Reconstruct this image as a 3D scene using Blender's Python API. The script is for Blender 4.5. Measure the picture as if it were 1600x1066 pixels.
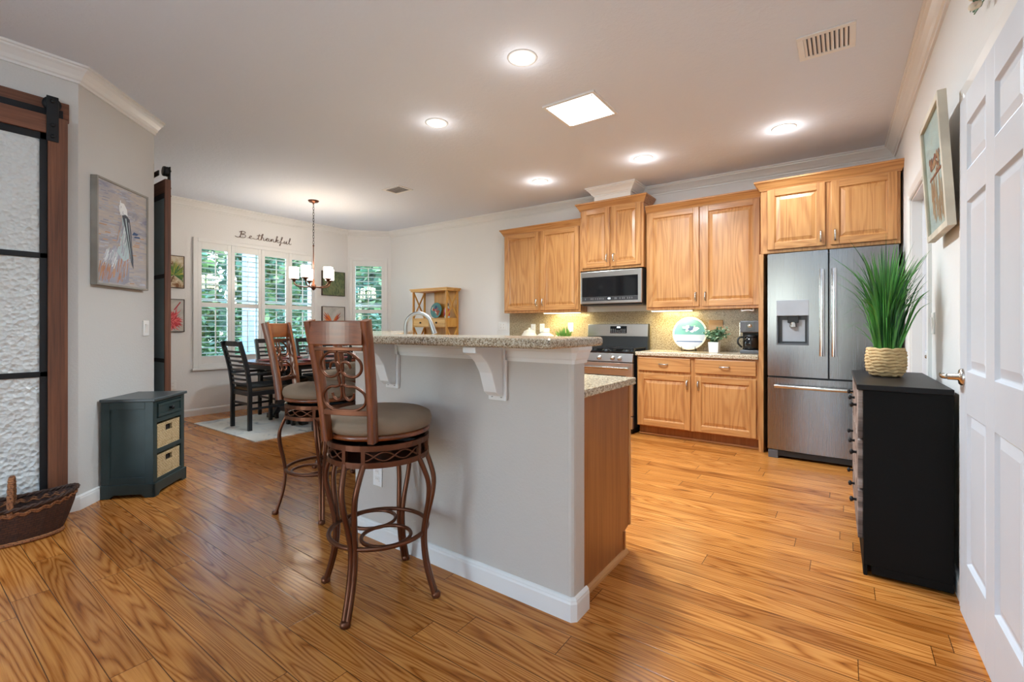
import bpy, math, random
from mathutils import Vector, Matrix
for o in list(bpy.data.objects): bpy.data.objects.remove(o, do_unlink=True)
SC = bpy.context.scene
COL = SC.collection
PI = math.pi
R = math.radians
rnd = random.Random(7)

# ------------------------------------------------------------------ camera, sky, sun, rear fill lamp, exposure
YAW = math.atan(520 / 720)
cd = bpy.data.cameras.new('camera'); cam = bpy.data.objects.new('camera', cd); COL.objects.link(cam)
cd.sensor_width = 36; cd.sensor_fit = 'HORIZONTAL'; cd.lens = 36 * 720 / 1600; cd.shift_y = -22 / 1600
cd.clip_start = .05; cd.clip_end = 200
cam.location = (0, 0, 1.14); cam.rotation_euler = (PI / 2, 0, YAW)
SC.camera = cam
SC.view_settings.view_transform = 'Standard'; SC.view_settings.look = 'None'
SC.view_settings.exposure = -.1; SC.view_settings.gamma = 1.0; SC.view_settings.use_curve_mapping = False
try:
    SC.cycles.use_denoising = True
    SC.cycles.max_bounces = 12; SC.cycles.diffuse_bounces = 8; SC.cycles.glossy_bounces = 4
    SC.cycles.sample_clamp_indirect = 6.0; SC.cycles.caustics_reflective = False; SC.cycles.caustics_refractive = False
    SC.cycles.transparent_max_bounces = 16
except Exception: pass
W = bpy.data.worlds.new('sky'); SC.world = W; W.use_nodes = True
wn = W.node_tree; bgn = wn.nodes['Background']
sky = wn.nodes.new('ShaderNodeTexSky'); sky.sky_type = 'NISHITA'; sky.sun_disc = False
sky.sun_elevation = R(50); sky.sun_rotation = R(60)
wn.links.new(sky.outputs[0], bgn.inputs[0]); bgn.inputs[1].default_value = 2.5
def lamp(name, kind, loc, rot, energy, color=(1, 1, 1), parent=None, **kw):
    d = bpy.data.lights.new(name, kind); d.energy = energy; d.color = color
    for k, v in kw.items(): setattr(d, k, v)
    o = bpy.data.objects.new(name, d); COL.objects.link(o); o.location = loc; o.rotation_euler = rot
    if parent: o.parent = parent
    return o
lamp('sun', 'SUN', (5, 5, 9), (R(38), 0, R(125)), 5.0, (1, .96, .9), angle=R(2))
# added area lamp at the unseen rear opening, standing in for daylight
lamp('fill_rear', 'AREA', (-2.5, -3.85, 1.15), (PI / 2, 0, 0), 8, (.86, .94, 1), shape='RECTANGLE', size=1.5, size_y=2.1)
# ------------------------------------------------------------------ mesh builder
class MB:
    def __init__(s): s.v = []; s.f = []; s.m = []; s.s = []; s.M = None
    def add(s, vs, fs, mi=0, smooth=False):
        n = len(s.v)
        for p in vs:
            p = Vector(p)
            s.v.append(s.M @ p if s.M is not None else p)
        for f in fs: s.f.append([i + n for i in f]); s.m.append(mi); s.s.append(smooth)
        return s
    def box(s, x0, x1, y0, y1, z0, z1, mi=0):
        v = [(x0, y0, z0), (x1, y0, z0), (x1, y1, z0), (x0, y1, z0), (x0, y0, z1), (x1, y0, z1), (x1, y1, z1), (x0, y1, z1)]
        return s.add(v, [(0, 3, 2, 1), (4, 5, 6, 7), (0, 1, 5, 4), (1, 2, 6, 5), (2, 3, 7, 6), (3, 0, 4, 7)], mi)
    def prism(s, poly, z0, z1, mi=0):            # polygon in xy (counter-clockwise), extruded in z
        n = len(poly)
        v = [(x, y, z0) for x, y in poly] + [(x, y, z1) for x, y in poly]
        f = [tuple(range(n - 1, -1, -1)), tuple(range(n, 2 * n))] + [(i, (i + 1) % n, n + (i + 1) % n, n + i) for i in range(n)]
        return s.add(v, f, mi)
    def prism_xz(s, poly, y0, y1, mi=0):         # polygon in xz, extruded in y
        n = len(poly)
        v = [(x, y0, z) for x, z in poly] + [(x, y1, z) for x, z in poly]
        f = [tuple(range(n)), tuple(range(2 * n - 1, n - 1, -1))] + [((i + 1) % n, i, n + i, n + (i + 1) % n) for i in range(n)]
        return s.add(v, f, mi)
    def prism_yz(s, poly, x0, x1, mi=0):
        n = len(poly)
        v = [(x0, y, z) for y, z in poly] + [(x1, y, z) for y, z in poly]
        f = [tuple(range(n - 1, -1, -1)), tuple(range(n, 2 * n))] + [(i, (i + 1) % n, n + (i + 1) % n, n + i) for i in range(n)]
        return s.add(v, f, mi)
    def lathe(s, prof, n=24, c=(0, 0, 0), mi=0, sx=1, sy=1, smooth=True):
        v = []; f = []
        for r, z in prof:
            for k in range(n):
                a = 2 * PI * k / n
                v.append((c[0] + r * math.cos(a) * sx, c[1] + r * math.sin(a) * sy, c[2] + z))
        for i in range(len(prof) - 1):
            for k in range(n):
                k2 = (k + 1) % n
                f.append((i * n + k, i * n + k2, (i + 1) * n + k2, (i + 1) * n + k))
        s.add(v, f, mi, smooth)
        if prof[0][0] > 1e-5: s.add(v[:n], [tuple(range(n - 1, -1, -1))], mi)
        if prof[-1][0] > 1e-5: s.add(v[-n:], [tuple(range(n))], mi)
        return s
    def sweep(s, pts, prof, closed=False, mi=0, up=None, smooth=True, scale=None):
        P = [Vector(p) for p in pts]; n = len(P); m = len(prof); v = []; f = []
        prev = None
        for i in range(n):
            if closed: t = P[(i + 1) % n] - P[i - 1]
            else: t = P[min(i + 1, n - 1)] - P[max(i - 1, 0)]
            t.normalize()
            if up is not None: a = Vector(up)
            elif prev is None: a = Vector((0, 0, 1)) if abs(t.z) < .9 else Vector((1, 0, 0))
            else: a = prev
            nn = a - t * a.dot(t)
            if nn.length < 1e-4: nn = t.orthogonal()
            nn.normalize(); b = t.cross(nn); prev = nn
            k = 1 if scale is None else scale[i]
            for x, y in prof: v.append(P[i] + nn * (y * k) + b * (x * k))
        rng = n if closed else n - 1
        for i in range(rng):
            j = (i + 1) % n
            for q in range(m):
                q2 = (q + 1) % m
                f.append((i * m + q, i * m + q2, j * m + q2, j * m + q))
        s.add(v, f, mi, smooth)
        if not closed:
            s.add(v[:m], [tuple(range(m - 1, -1, -1))], mi); s.add(v[-m:], [tuple(range(m))], mi)
        return s
    def tube(s, pts, r, n=8, closed=False, mi=0, scale=None):
        return s.sweep(pts, [(r * math.cos(2 * PI * k / n), r * math.sin(2 * PI * k / n)) for k in range(n)], closed, mi, None, True, scale)
    def bar(s, p0, p1, w, h, mi=0, up=(0, 0, 1)):
        return s.sweep([p0, p1], [(-w / 2, -h / 2), (w / 2, -h / 2), (w / 2, h / 2), (-w / 2, h / 2)], False, mi, up, False)
    def ball(s, c, r, n=12, mi=0, sz=1):
        pr = [(r * math.sin(PI * i / 8) + 1e-6, -r * sz * math.cos(PI * i / 8)) for i in range(9)]
        return s.lathe(pr, n, c, mi)
    def quad(s, a, b, c, d, mi=0): return s.add([a, b, c, d], [(0, 1, 2, 3)], mi)
    def build(s, name, mats, parent=None, bevel=0, seg=2, loc=None, rz=0):
        me = bpy.data.meshes.new(name)
        me.from_pydata([tuple(p) for p in s.v], [], s.f)
        for mm in (mats if isinstance(mats, (list, tuple)) else [mats]): me.materials.append(mm)
        me.polygons.foreach_set('material_index', s.m); me.polygons.foreach_set('use_smooth', s.s)
        me.update()
        o = bpy.data.objects.new(name, me); COL.objects.link(o)
        if parent: o.parent = parent
        if loc: o.location = loc
        o.rotation_euler.z = rz
        if bevel:
            b = o.modifiers.new('bevel', 'BEVEL'); b.width = bevel; b.segments = seg; b.limit_method = 'ANGLE'; b.angle_limit = R(40)
        return o
def tag(o, label=None, cat=None, group=None, kind=None):
    for k, v in (('label', label), ('category', cat), ('group', group), ('kind', kind)):
        if v: o[k] = v
    return o
def thing(name, label, cat, loc=(0, 0, 0), rz=0, group=None):
    o = bpy.data.objects.new(name, None); COL.objects.link(o); o.empty_display_size = .1
    o.location = loc; o.rotation_euler.z = rz
    return tag(o, label, cat, group)
def struct(o, label=None, cat=None): return tag(o, label, cat, None, 'structure')
def dup(root, loc, rz, label, group=None):
    r = root.copy(); COL.objects.link(r); r.location = loc; r.rotation_euler.z = rz
    r['label'] = label
    if group: r['group'] = group
    for ch in list(root.children):
        c = ch.copy(); COL.objects.link(c); c.parent = r
        for g in list(ch.children):
            d = g.copy(); COL.objects.link(d); d.parent = c
    return r
def arc(cx, cy, r, a0, a1, n): return [(cx + r * math.cos(R(a0 + (a1 - a0) * i / n)), cy + r * math.sin(R(a0 + (a1 - a0) * i / n))) for i in range(n + 1)]
def smooth(pts, k=6, closed=False):               # Catmull-Rom
    P = [Vector(p) for p in pts]; n = len(P); out = []
    rng = n if closed else n - 1
    for i in range(rng):
        p0 = P[(i - 1) % n] if closed else P[max(i - 1, 0)]; p1 = P[i]; p2 = P[(i + 1) % n]; p3 = P[(i + 2) % n] if closed else P[min(i + 2, n - 1)]
        for j in range(k):
            t = j / k
            out.append(.5 * ((2 * p1) + (p2 - p0) * t + (2 * p0 - 5 * p1 + 4 * p2 - p3) * t * t + (3 * p1 - p0 - 3 * p2 + p3) * t ** 3))
    if not closed: out.append(P[-1])
    return out

# ------------------------------------------------------------------ materials
def srgb(r, g, b):
    f = lambda c: (c / 255 / 12.92) if c / 255 <= .04045 else ((c / 255 + .055) / 1.055) ** 2.4
    return (f(r), f(g), f(b), 1)
class NM:
    def __init__(s, name):
        s.m = bpy.data.materials.new(name); s.m.use_nodes = True; s.t = s.m.node_tree; s.b = s.t.nodes['Principled BSDF']
    def n(s, ty, **kw):
        o = s.t.nodes.new('ShaderNode' + ty)
        for k, v in kw.items():
            if k in o.inputs: o.inputs[k].default_value = v
            else: setattr(o, k, v)
        return o
    def l(s, a, b): s.t.links.new(a, b)
    def set(s, **kw):
        for k, v in kw.items(): s.b.inputs[k.replace('_', ' ')].default_value = v
        return s
    def coords(s, scale=(1, 1, 1), shift=True, which='Object'):
        tc = s.n('TexCoord'); mp = s.n('Mapping'); mp.inputs['Scale'].default_value = scale
        if shift:
            oi = s.n('ObjectInfo'); mu = s.n('VectorMath', operation='ADD'); cx = s.n('Math', operation='MULTIPLY'); cx.inputs[1].default_value = 37.0
            s.l(oi.outputs['Random'], cx.inputs[0]); s.l(tc.outputs[which], mu.inputs[0]); s.l(cx.outputs[0], mu.inputs[1]); s.l(mu.outputs[0], mp.inputs[0])
        else: s.l(tc.outputs[which], mp.inputs[0])
        return mp.outputs[0]
    def noise(s, vec, scale, detail=3, rough=.5, dist=0):
        t = s.n('TexNoise'); t.inputs['Scale'].default_value = scale; t.inputs['Detail'].default_value = detail; t.inputs['Roughness'].default_value = rough; t.inputs['Distortion'].default_value = dist
        if vec is not None: s.l(vec, t.inputs['Vector'])
        return t.outputs['Fac']
    def ramp(s, fac, stops):
        r = s.n('ValToRGB'); e = r.color_ramp.elements
        while len(e) < len(stops): e.new(.5)
        for k, (p, c) in enumerate(stops): e[k].position = p; e[k].color = c
        s.l(fac, r.inputs[0]); return r.outputs[0]
    def math(s, op, a, b=None, c=None):
        o = s.n('Math', operation=op)
        for i, x in enumerate((a, b, c)):
            if x is None: continue
            if isinstance(x, (int, float)): o.inputs[i].default_value = x
            else: s.l(x, o.inputs[i])
        return o.outputs[0]
    def mix(s, fac, a, b, mode='MIX'):
        o = s.n('Mix', data_type='RGBA', blend_type=mode)
        for sock, x in ((o.inputs[0], fac), (o.inputs[6], a), (o.inputs[7], b)):
            if isinstance(x, (int, float, tuple)): sock.default_value = x
            else: s.l(x, sock)
        return o.outputs[2]
    def bump(s, h, strength, dist=.01):
        b = s.n('Bump'); b.inputs['Strength'].default_value = strength; b.inputs['Distance'].default_value = dist
        s.l(h, b.inputs['Height']); s.l(b.outputs[0], s.b.inputs['Normal'])
    def color(s, x): s.l(x, s.b.inputs['Base Color']); return s
def plain(name, col, rough=.5, metal=0, bump=None, coat=0, var=.06):
    m = NM(name); m.set(Roughness=rough, Metallic=metal, Coat_Weight=coat)
    v = m.coords(shift=True); f = m.noise(v, 6, 2)
    d = tuple(c * (1 - var) for c in col[:3]) + (1,); u = tuple(min(1, c * (1 + var)) for c in col[:3]) + (1,)
    m.color(m.ramp(f, [(.35, d), (.65, u)]))
    if bump: m.bump(m.noise(v, bump[0], 3), bump[1], bump[2] if len(bump) > 2 else .003)
    return m.m
def emit(name, col, strength):
    m = NM(name); m.set(Base_Color=col, Emission_Color=col, Emission_Strength=strength); return m.m
def wood(name, along, cols, rough=.4, ring=9, fine=.5, stretch=14, coat=0.0, base=1.0):
    # cols: dark, mid, light; along = grain axis 0/1/2
    m = NM(name); sc = [stretch * base] * 3; sc[along] = 1.0 * base
    v = m.coords(tuple(sc)); n1 = m.noise(v, .55, 2, .5, .3)
    rings = m.math('SINE', m.math('MULTIPLY', n1, ring * 2 * PI)); rings = m.math('MULTIPLY_ADD', rings, .5, .5)
    sc2 = [95 * base] * 3; sc2[along] = 3.0 * base
    n2 = m.noise(m.coords(tuple(sc2)), 1.0, 3, .6)
    f = m.math('ADD', m.math('MULTIPLY', rings, 1 - fine), m.math('MULTIPLY', n2, fine))
    c = m.ramp(f, [(.18, cols[0]), (.5, cols[1]), (.8, cols[2])])
    m.color(c); m.set(Roughness=rough, Coat_Weight=coat, Coat_Roughness=.15); m.bump(f, .12, .002)
    return m.m
def granite(name, cols, scale, rough=.18):
    m = NM(name); v = m.coords((1, 1, 1), False)
    vo = m.n('TexVoronoi'); vo.inputs['Scale'].default_value = scale; m.l(v, vo.inputs['Vector'])
    sp = m.n('SeparateColor'); m.l(vo.outputs['Color'], sp.inputs[0])
    f = m.math('ADD', m.math('MULTIPLY', sp.outputs[0], .6), m.math('MULTIPLY', m.noise(v, scale * .35, 4, .6), .55))
    m.color(m.ramp(f, [(.25, cols[0]), (.42, cols[1]), (.62, cols[2]), (.85, cols[3])])); m.set(Roughness=rough)
    return m.m
def steel(name, col, rough=.27, brush=(1, 1, 160)):
    m = NM(name); v = m.coords(brush); f = m.noise(v, 3, 3)
    m.color(m.ramp(f, [(.3, tuple(c * .97 for c in col[:3]) + (1,)), (.7, col)]))
    r = m.math('MULTIPLY_ADD', f, .03, rough - .015); m.l(r, m.b.inputs['Roughness']); m.set(Metallic=1.0)
    return m.m
M = {}
m = NM('wall_paint'); v = m.coords(shift=False); m.set(Base_Color=srgb(227, 226, 224), Roughness=.75); m.bump(m.noise(v, 70, 3, .6), .35, .004); M['wall'] = m.m
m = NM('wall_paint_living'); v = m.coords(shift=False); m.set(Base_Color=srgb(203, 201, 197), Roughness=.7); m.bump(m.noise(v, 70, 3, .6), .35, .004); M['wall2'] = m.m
m = NM('ceiling_paint'); v = m.coords(shift=False); m.set(Base_Color=srgb(216, 222, 232), Roughness=.85)
m.bump(m.ramp(m.noise(v, 38, 3, .55), [(.42, (0, 0, 0, 1)), (.6, (1, 1, 1, 1))]), .16, .004); M['ceil'] = m.m
m = NM('wall_paint_dimmed'); v = m.coords(shift=False); m.set(Base_Color=srgb(192, 186, 179), Roughness=.7); m.bump(m.noise(v, 70, 3, .6), .35, .004); M['wall_dim'] = m.m  # same house paint, darkened to put the bar wall's dimness into its colour
M['trim'] = plain('white_trim_paint', srgb(226, 226, 224), .35, var=.01)
M['doorpaint'] = plain('white_door_paint', srgb(208, 212, 219), .42, var=.01)
M['oakv'] = wood('oak_vertical', 2, (srgb(158, 102, 54), srgb(190, 134, 78), srgb(204, 152, 94)), .42, 11, .72, 11, .15)
M['oakh'] = wood('oak_horizontal', 0, (srgb(158, 102, 54), srgb(190, 134, 78), srgb(204, 152, 94)), .42, 11, .72, 11, .15)
M['oaky'] = wood('oak_lengthways', 1, (srgb(158, 102, 54), srgb(190, 134, 78), srgb(204, 152, 94)), .42, 11, .72, 11, .15)
M['oakpanel'] = wood('oak_end_panel', 2, (srgb(136, 82, 40), srgb(158, 100, 52), srgb(172, 114, 62)), .4, 5, .8, 12, .05)
M['stoolwood'] = wood('walnut_stain', 2, (srgb(74, 36, 16), srgb(112, 58, 26), srgb(140, 78, 38)), .3, 4, .7, 12, .3)
M['stoolwoodx'] = wood('walnut_stain_across', 0, (srgb(70, 34, 16), srgb(108, 54, 24), srgb(136, 74, 36)), .3, 4, .7, 12, .3)
M['barnwood'] = wood('barn_wood', 2, (srgb(66, 38, 24), srgb(104, 62, 40), srgb(130, 82, 54)), .6, 3, .8, 14)
M['barnwoody'] = wood('barn_wood_rail', 0, (srgb(78, 46, 30), srgb(116, 72, 50), srgb(138, 90, 64)), .6, 3, .8, 14)
M['pine'] = wood('honey_pine', 2, (srgb(172, 116, 40), srgb(198, 142, 58), srgb(212, 162, 80)), .45, 3, .7, 10)
M['pineh'] = wood('honey_pine_across', 0, (srgb(180, 126, 58), srgb(208, 158, 84), srgb(222, 178, 108)), .45, 3, .7, 10)
M['tabletop'] = wood('mahogany_top', 1, (srgb(92, 42, 30), srgb(124, 64, 48), srgb(146, 82, 64)), .25, 3, .7, 10, .3)
M['weathered'] = wood('weathered_grey_wood', 1, (srgb(70, 58, 52), srgb(128, 112, 104), srgb(170, 156, 148)), .7, 4, .6, 12)
M['bronze'] = plain('antique_bronze', srgb(104, 64, 44), .35, .75, (60, .1), 0, .15)
M['iron'] = plain('black_iron', srgb(30, 30, 32), .5, .4)
M['black'] = plain('black_paint', srgb(26, 28, 30), .45, 0, None, 0, .1)
M['chairblack'] = plain('chair_black', srgb(28, 30, 33), .4)
M['dresser'] = plain('dresser_black', srgb(11, 10, 9), .7, 0, (200, .1))
M['dressertop'] = plain('dresser_top', srgb(24, 23, 24), .4, 0, (200, .05))
M['steel'] = steel('brushed_steel', srgb(206, 204, 202), .3, (1, 160, 160))
M['steelv'] = steel('brushed_steel_door', srgb(146, 146, 148), .27, (160, 160, 1))
M['nickel'] = plain('satin_nickel', srgb(200, 196, 190), .25, 1)
M['brushed'] = plain('brushed_nickel', srgb(166, 165, 162), .36, 1, None, 0, .02)
M['chrome'] = plain('chrome', srgb(225, 225, 228), .12, 1)
M['grey'] = plain('grey_plastic', srgb(168, 172, 178), .4)
M['darkgrey'] = plain('dark_grey_plastic', srgb(86, 88, 92), .4)
M['blackglass'] = plain('black_glass', srgb(20, 21, 23), .06)
M['panelgrey'] = plain('control_strip', srgb(58, 58, 60), .25)
M['buttons'] = plain('printed_buttons', srgb(150, 150, 152), .5)
M['display'] = emit('lit_display', (.75, .9, 1, 1), 2.5)
M['fabric'] = plain('taupe_fabric', srgb(134, 115, 95), .9, 0, (350, .5, .002), 0, .08)
M['cushion'] = plain('chair_pad', srgb(52, 54, 54), .9, 0, (250, .4, .002))
M['seatpad'] = plain('seat_pad_tan', srgb(104, 86, 66), .9, 0, (250, .4, .002))
M['green'] = plain('dark_green_paint', srgb(44, 60, 60), .45, 0, (40, .06), 0, .12)
M['greentop'] = plain('dark_green_grey_paint', srgb(64, 72, 74), .35, 0, None, 0, .08)
M['granite'] = granite('granite_bar', (srgb(92, 76, 60), srgb(142, 122, 98), srgb(170, 154, 130), srgb(196, 184, 164)), 230)
M['granitel'] = granite('granite_counter', (srgb(112, 94, 74), srgb(170, 150, 122), srgb(198, 182, 154), srgb(218, 206, 184)), 190)
M['splash'] = granite('stone_backsplash', (srgb(92, 78, 60), srgb(140, 122, 94), srgb(162, 144, 114), srgb(186, 170, 142)), 270, .25)
M['white'] = plain('white_ceramic', srgb(232, 230, 226), .3, var=.02)
M['ivory'] = plain('ivory_ceramic', srgb(222, 212, 192), .45, 0, (40, .2))
M['plastic'] = plain('white_plastic', srgb(232, 232, 230), .4, var=.01)
M['splashplate'] = plain('tan_plastic', srgb(176, 142, 106), .45)
M['slot'] = plain('outlet_slot', srgb(120, 118, 114), .5)
M['lampglass'] = emit('lamp_lens', (1, .97, .92, 1), 16)
M['skyglass'] = emit('daylight_lens', (.93, .97, 1, 1), 6)
M['shade'] = emit('lit_frosted_glass', (1, .9, .76, 1), 15)
M['ucl'] = emit('cabinet_strip_light', (1, .93, .62, 1), 5)
M['rope'] = plain('seagrass_rope', srgb(196, 166, 120), .85, 0, (160, .7, .004), 0, .22)
for k_ in ('dresser', 'dressertop'): M[k_].node_tree.nodes['Principled BSDF'].inputs['Specular IOR Level'].default_value = .18
M['signwire'] = plain('rusted_wire', srgb(92, 66, 52), .6)
M['red'] = plain('red_lacquer', srgb(150, 38, 44), .3)
M['linen'] = plain('linen', srgb(226, 226, 222), .9)
M['grass1'] = plain('grass_blade', srgb(76, 142, 60), .45, var=.3)
M['grass2'] = plain('grass_blade_dark', srgb(30, 84, 40), .45, var=.3)
M['leaf'] = plain('eucalyptus_leaf', srgb(74, 112, 80), .5, var=.35)
M['paleleaf'] = plain('pale_leaf', srgb(168, 188, 150), .5, var=.2)
M['succulent'] = plain('succulent_leaf', srgb(112, 160, 66), .4, var=.3)
M['soil'] = plain('soil_and_hole_shade', srgb(36, 26, 20), .9)  # pot soil, and painted shade behind the basket hand holes
M['bark'] = plain('bark', srgb(86, 72, 58), .9, 0, (30, .6, .02))
M['sidewalk'] = plain('paving', srgb(180, 174, 164), .9)
M['lawn'] = plain('lawn', srgb(84, 128, 52), .95, 0, (60, .8, .03), 0, .35)
M['blueside'] = plain('pale_blue_stucco', srgb(178, 198, 216), .8)
M['brownrail'] = plain('pad_brown', srgb(60, 34, 20), .6)
for i, c in enumerate(((78, 114, 66), (112, 150, 92), (56, 92, 66), (160, 186, 134), (96, 140, 116))):
    mm = NM('foliage'); mm.set(Roughness=.5)
    vv = mm.coords(); mm.color(mm.ramp(mm.noise(vv, 2.5, 2), [(.3, tuple(x * .6 for x in srgb(*c)[:3]) + (1,)), (.7, srgb(*c))])); M['fol%d' % i] = mm.m
# woven wicker
def wicker(name, cols, sx, sz):
    m = NM(name); v = m.coords((sx, sx, sz), False)
    w = m.n('TexBrick'); w.inputs['Scale'].default_value = 1; w.inputs['Mortar Size'].default_value = .06; w.inputs['Brick Width'].default_value = 1.0; w.inputs['Row Height'].default_value = .5
    w.inputs['Color1'].default_value = cols[1]; w.inputs['Color2'].default_value = cols[2]; w.inputs['Mortar'].default_value = cols[0]
    tc = m.n('TexCoord'); sp = m.n('SeparateXYZ'); m.l(v, sp.inputs[0]); cb = m.n('CombineXYZ')
    m.l(m.math('ADD', sp.outputs[0], sp.outputs[1]), cb.inputs[0]); m.l(sp.outputs[2], cb.inputs[1]); m.l(cb.outputs[0], w.inputs['Vector'])
    n = m.noise(m.coords((1, 1, 3), False), 60, 3)
    m.color(m.mix(.35, w.outputs[0], m.ramp(n, [(.3, cols[0]), (.7, cols[2])]))); m.set(Roughness=.75)
    m.bump(m.math('SUBTRACT', 1.0, w.outputs[1]), .8, .008); return m.m
M['wicker'] = wicker('tan_wicker', (srgb(110, 84, 50), srgb(200, 170, 120), srgb(224, 200, 156)), 42, 42)
M['wickerdark'] = wicker('dark_wicker', (srgb(24, 12, 8), srgb(60, 34, 22), srgb(84, 48, 30)), 36, 40)
M['wickertan'] = wicker('brown_wicker', (srgb(70, 36, 20), srgb(140, 84, 46), srgb(172, 112, 66)), 30, 60)
# window pane and textured door glass
def pane(name, tint, mixfac, rough):
    m = NM(name); t = m.n('BsdfTransparent'); t.inputs[0].default_value = tint
    g = m.n('BsdfGlossy'); g.inputs['Roughness'].default_value = rough; mx = m.n('MixShader'); mx.inputs[0].default_value = mixfac
    m.l(t.outputs[0], mx.inputs[1]); m.l(g.outputs[0], mx.inputs[2]); m.l(mx.outputs[0], m.t.nodes['Material Output'].inputs[0]); return m.m
M['pane'] = pane('window_pane', (.92, .97, .97, 1), .05, .02)
m = NM('pebbled_glass'); v = m.coords(shift=False); m.set(Base_Color=srgb(206, 208, 206), Roughness=.28)
vo = m.n('TexVoronoi'); vo.inputs['Scale'].default_value = 42; m.l(v, vo.inputs['Vector']); m.bump(m.math('ADD', vo.outputs['Distance'], m.math('MULTIPLY', m.noise(v, 30, 2), .8)), .9, .012)
M['pebble'] = m.m
m = NM('teal_door_glass'); m.set(Base_Color=srgb(160, 176, 178), Roughness=.2); M['tealglass'] = m.m
m = NM('clear_glass'); m.set(Base_Color=(.95, .97, .97, 1), Roughness=.03, Transmission_Weight=.9); M['glass'] = m.m
# oak floor boards running along x
m = NM('oak_floor'); tc = m.n('TexCoord'); sp = m.n('SeparateXYZ'); m.l(tc.outputs['Object'], sp.inputs[0])
X, Y = sp.outputs[0], sp.outputs[1]; PWID = .1175; PLEN = 1.25
yr = m.math('DIVIDE', m.math('SUBTRACT', Y, .682), PWID); row = m.math('FLOOR', yr); fy = m.math('SUBTRACT', yr, row)
wr = m.n('TexWhiteNoise', noise_dimensions='1D'); m.l(row, wr.inputs['W'])
xr = m.math('DIVIDE', m.math('ADD', X, m.math('MULTIPLY', wr.outputs[0], 9.0)), PLEN); colm = m.math('FLOOR', xr); fx = m.math('SUBTRACT', xr, colm)
idv = m.n('CombineXYZ'); m.l(row, idv.inputs[0]); m.l(colm, idv.inputs[1]); wi = m.n('TexWhiteNoise', noise_dimensions='2D'); m.l(idv.outputs[0], wi.inputs['Vector'])
pid = wi.outputs[0]
gc = m.n('CombineXYZ'); m.l(m.math('ADD', m.math('MULTIPLY', X, .75), m.math('MULTIPLY', pid, 61.0)), gc.inputs[0])
m.l(m.math('MULTIPLY', Y, 11.0), gc.inputs[1]); m.l(m.math('MULTIPLY', pid, 23.0), gc.inputs[2])
n1 = m.noise(gc.outputs[0], .9, 1, .4, .15)
rg = m.math('MULTIPLY_ADD', m.math('SINE', m.math('MULTIPLY', n1, 120.0)), .5, .5); rg = m.math('POWER', rg, .5)
gf = m.n('CombineXYZ'); m.l(m.math('ADD', m.math('MULTIPLY', X, 4.0), m.math('MULTIPLY', pid, 17.0)), gf.inputs[0]); m.l(m.math('MULTIPLY', Y, 130.0), gf.inputs[1])
n2 = m.noise(gf.outputs[0], 1.0, 3, .6)
kn = m.n('TexVoronoi'); kn.inputs['Scale'].default_value = 1.0; kc = m.n('CombineXYZ'); m.l(m.math('MULTIPLY', X, 1.5), kc.inputs[0]); m.l(m.math('MULTIPLY', Y, 4.5), kc.inputs[1]); m.l(kc.outputs[0], kn.inputs['Vector'])
knot = m.ramp(kn.outputs['Distance'], [(.03, (1, 1, 1, 1)), (.1, (0, 0, 0, 1))])
f = m.math('ADD', m.math('MULTIPLY', rg, .36), m.math('MULTIPLY', n2, .64))
base = m.ramp(f, [(.2, srgb(112, 58, 20)), (.42, srgb(168, 102, 42)), (.72, srgb(202, 138, 72))])
tone = m.ramp(pid, [(0, (.70, .62, .55, 1)), (.35, (.9, .86, .8, 1)), (.7, (1.0, .98, .95, 1)), (1, (1.1, 1.1, 1.1, 1))])
c = m.mix(1.0, base, tone, 'MULTIPLY'); c = m.mix(m.math('MULTIPLY', knot, .55), c, srgb(58, 30, 14))
ey = m.math('MINIMUM', fy, m.math('SUBTRACT', 1.0, fy)); ey = m.math('MULTIPLY', ey, PWID)
ex = m.math('MINIMUM', fx, m.math('SUBTRACT', 1.0, fx)); ex = m.math('MULTIPLY', ex, PLEN)
ed = m.math('MINIMUM', ex, ey); seam = m.math('LESS_THAN', ed, .0014); c = m.mix(m.math('MULTIPLY', seam, .85), c, srgb(50, 26, 12))
m.color(c); m.l(m.math('MULTIPLY_ADD', f, -.1, .27), m.b.inputs['Roughness']); m.set(Coat_Weight=.0, Coat_Roughness=.12)
m.b.inputs['Specular IOR Level'].default_value = .24
m.bump(m.math('ADD', m.math('MULTIPLY', m.math('MINIMUM', ed, .004), 120.0), m.math('MULTIPLY', f, .25)), .25, .002); M['floor'] = m.m
# faded rug
m = NM('faded_rug'); v = m.coords(shift=False); n1 = m.noise(v, 3.0, 5, .65, 1.2); n2 = m.noise(v, 9, 4, .6)
c = m.ramp(n1, [(.34, srgb(140, 150, 158)), (.44, srgb(226, 228, 224)), (.6, srgb(236, 234, 226)), (.7, srgb(160, 168, 172))])
m.color(m.mix(m.math('MULTIPLY', n2, .35), c, srgb(220, 218, 210))); m.set(Roughness=.95); m.bump(n2, .5, .006); M['rug'] = m.m
def canvas(name, stops, scale, sx=(1, 1, 1), dist=1.0):
    m = NM(name); v = m.coords(sx, False); m.color(m.ramp(m.noise(v, scale, 5, .65, dist), stops)); m.set(Roughness=.75); m.bump(m.noise(v, scale * 6, 3), .3, .003); return m.m
M['cv_pel'] = canvas('painted_water', [(.3, srgb(140, 142, 160)), (.45, srgb(176, 170, 170)), (.6, srgb(192, 182, 172)), (.75, srgb(196, 170, 142))], 2.5, (1.2, 1, 5))
M['cv_grey'] = canvas('painted_grey', [(.3, srgb(168, 166, 158)), (.7, srgb(206, 202, 194))], 4)
M['cv_brown'] = canvas('painted_brown', [(.35, srgb(212, 204, 188)), (.52, srgb(196, 178, 148)), (.62, srgb(126, 84, 50))], 12)
M['cv_green'] = canvas('painted_green', [(.3, srgb(62, 78, 56)), (.5, srgb(92, 106, 74)), (.7, srgb(140, 138, 96))], 7, (1, 1, 1), 2)
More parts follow.
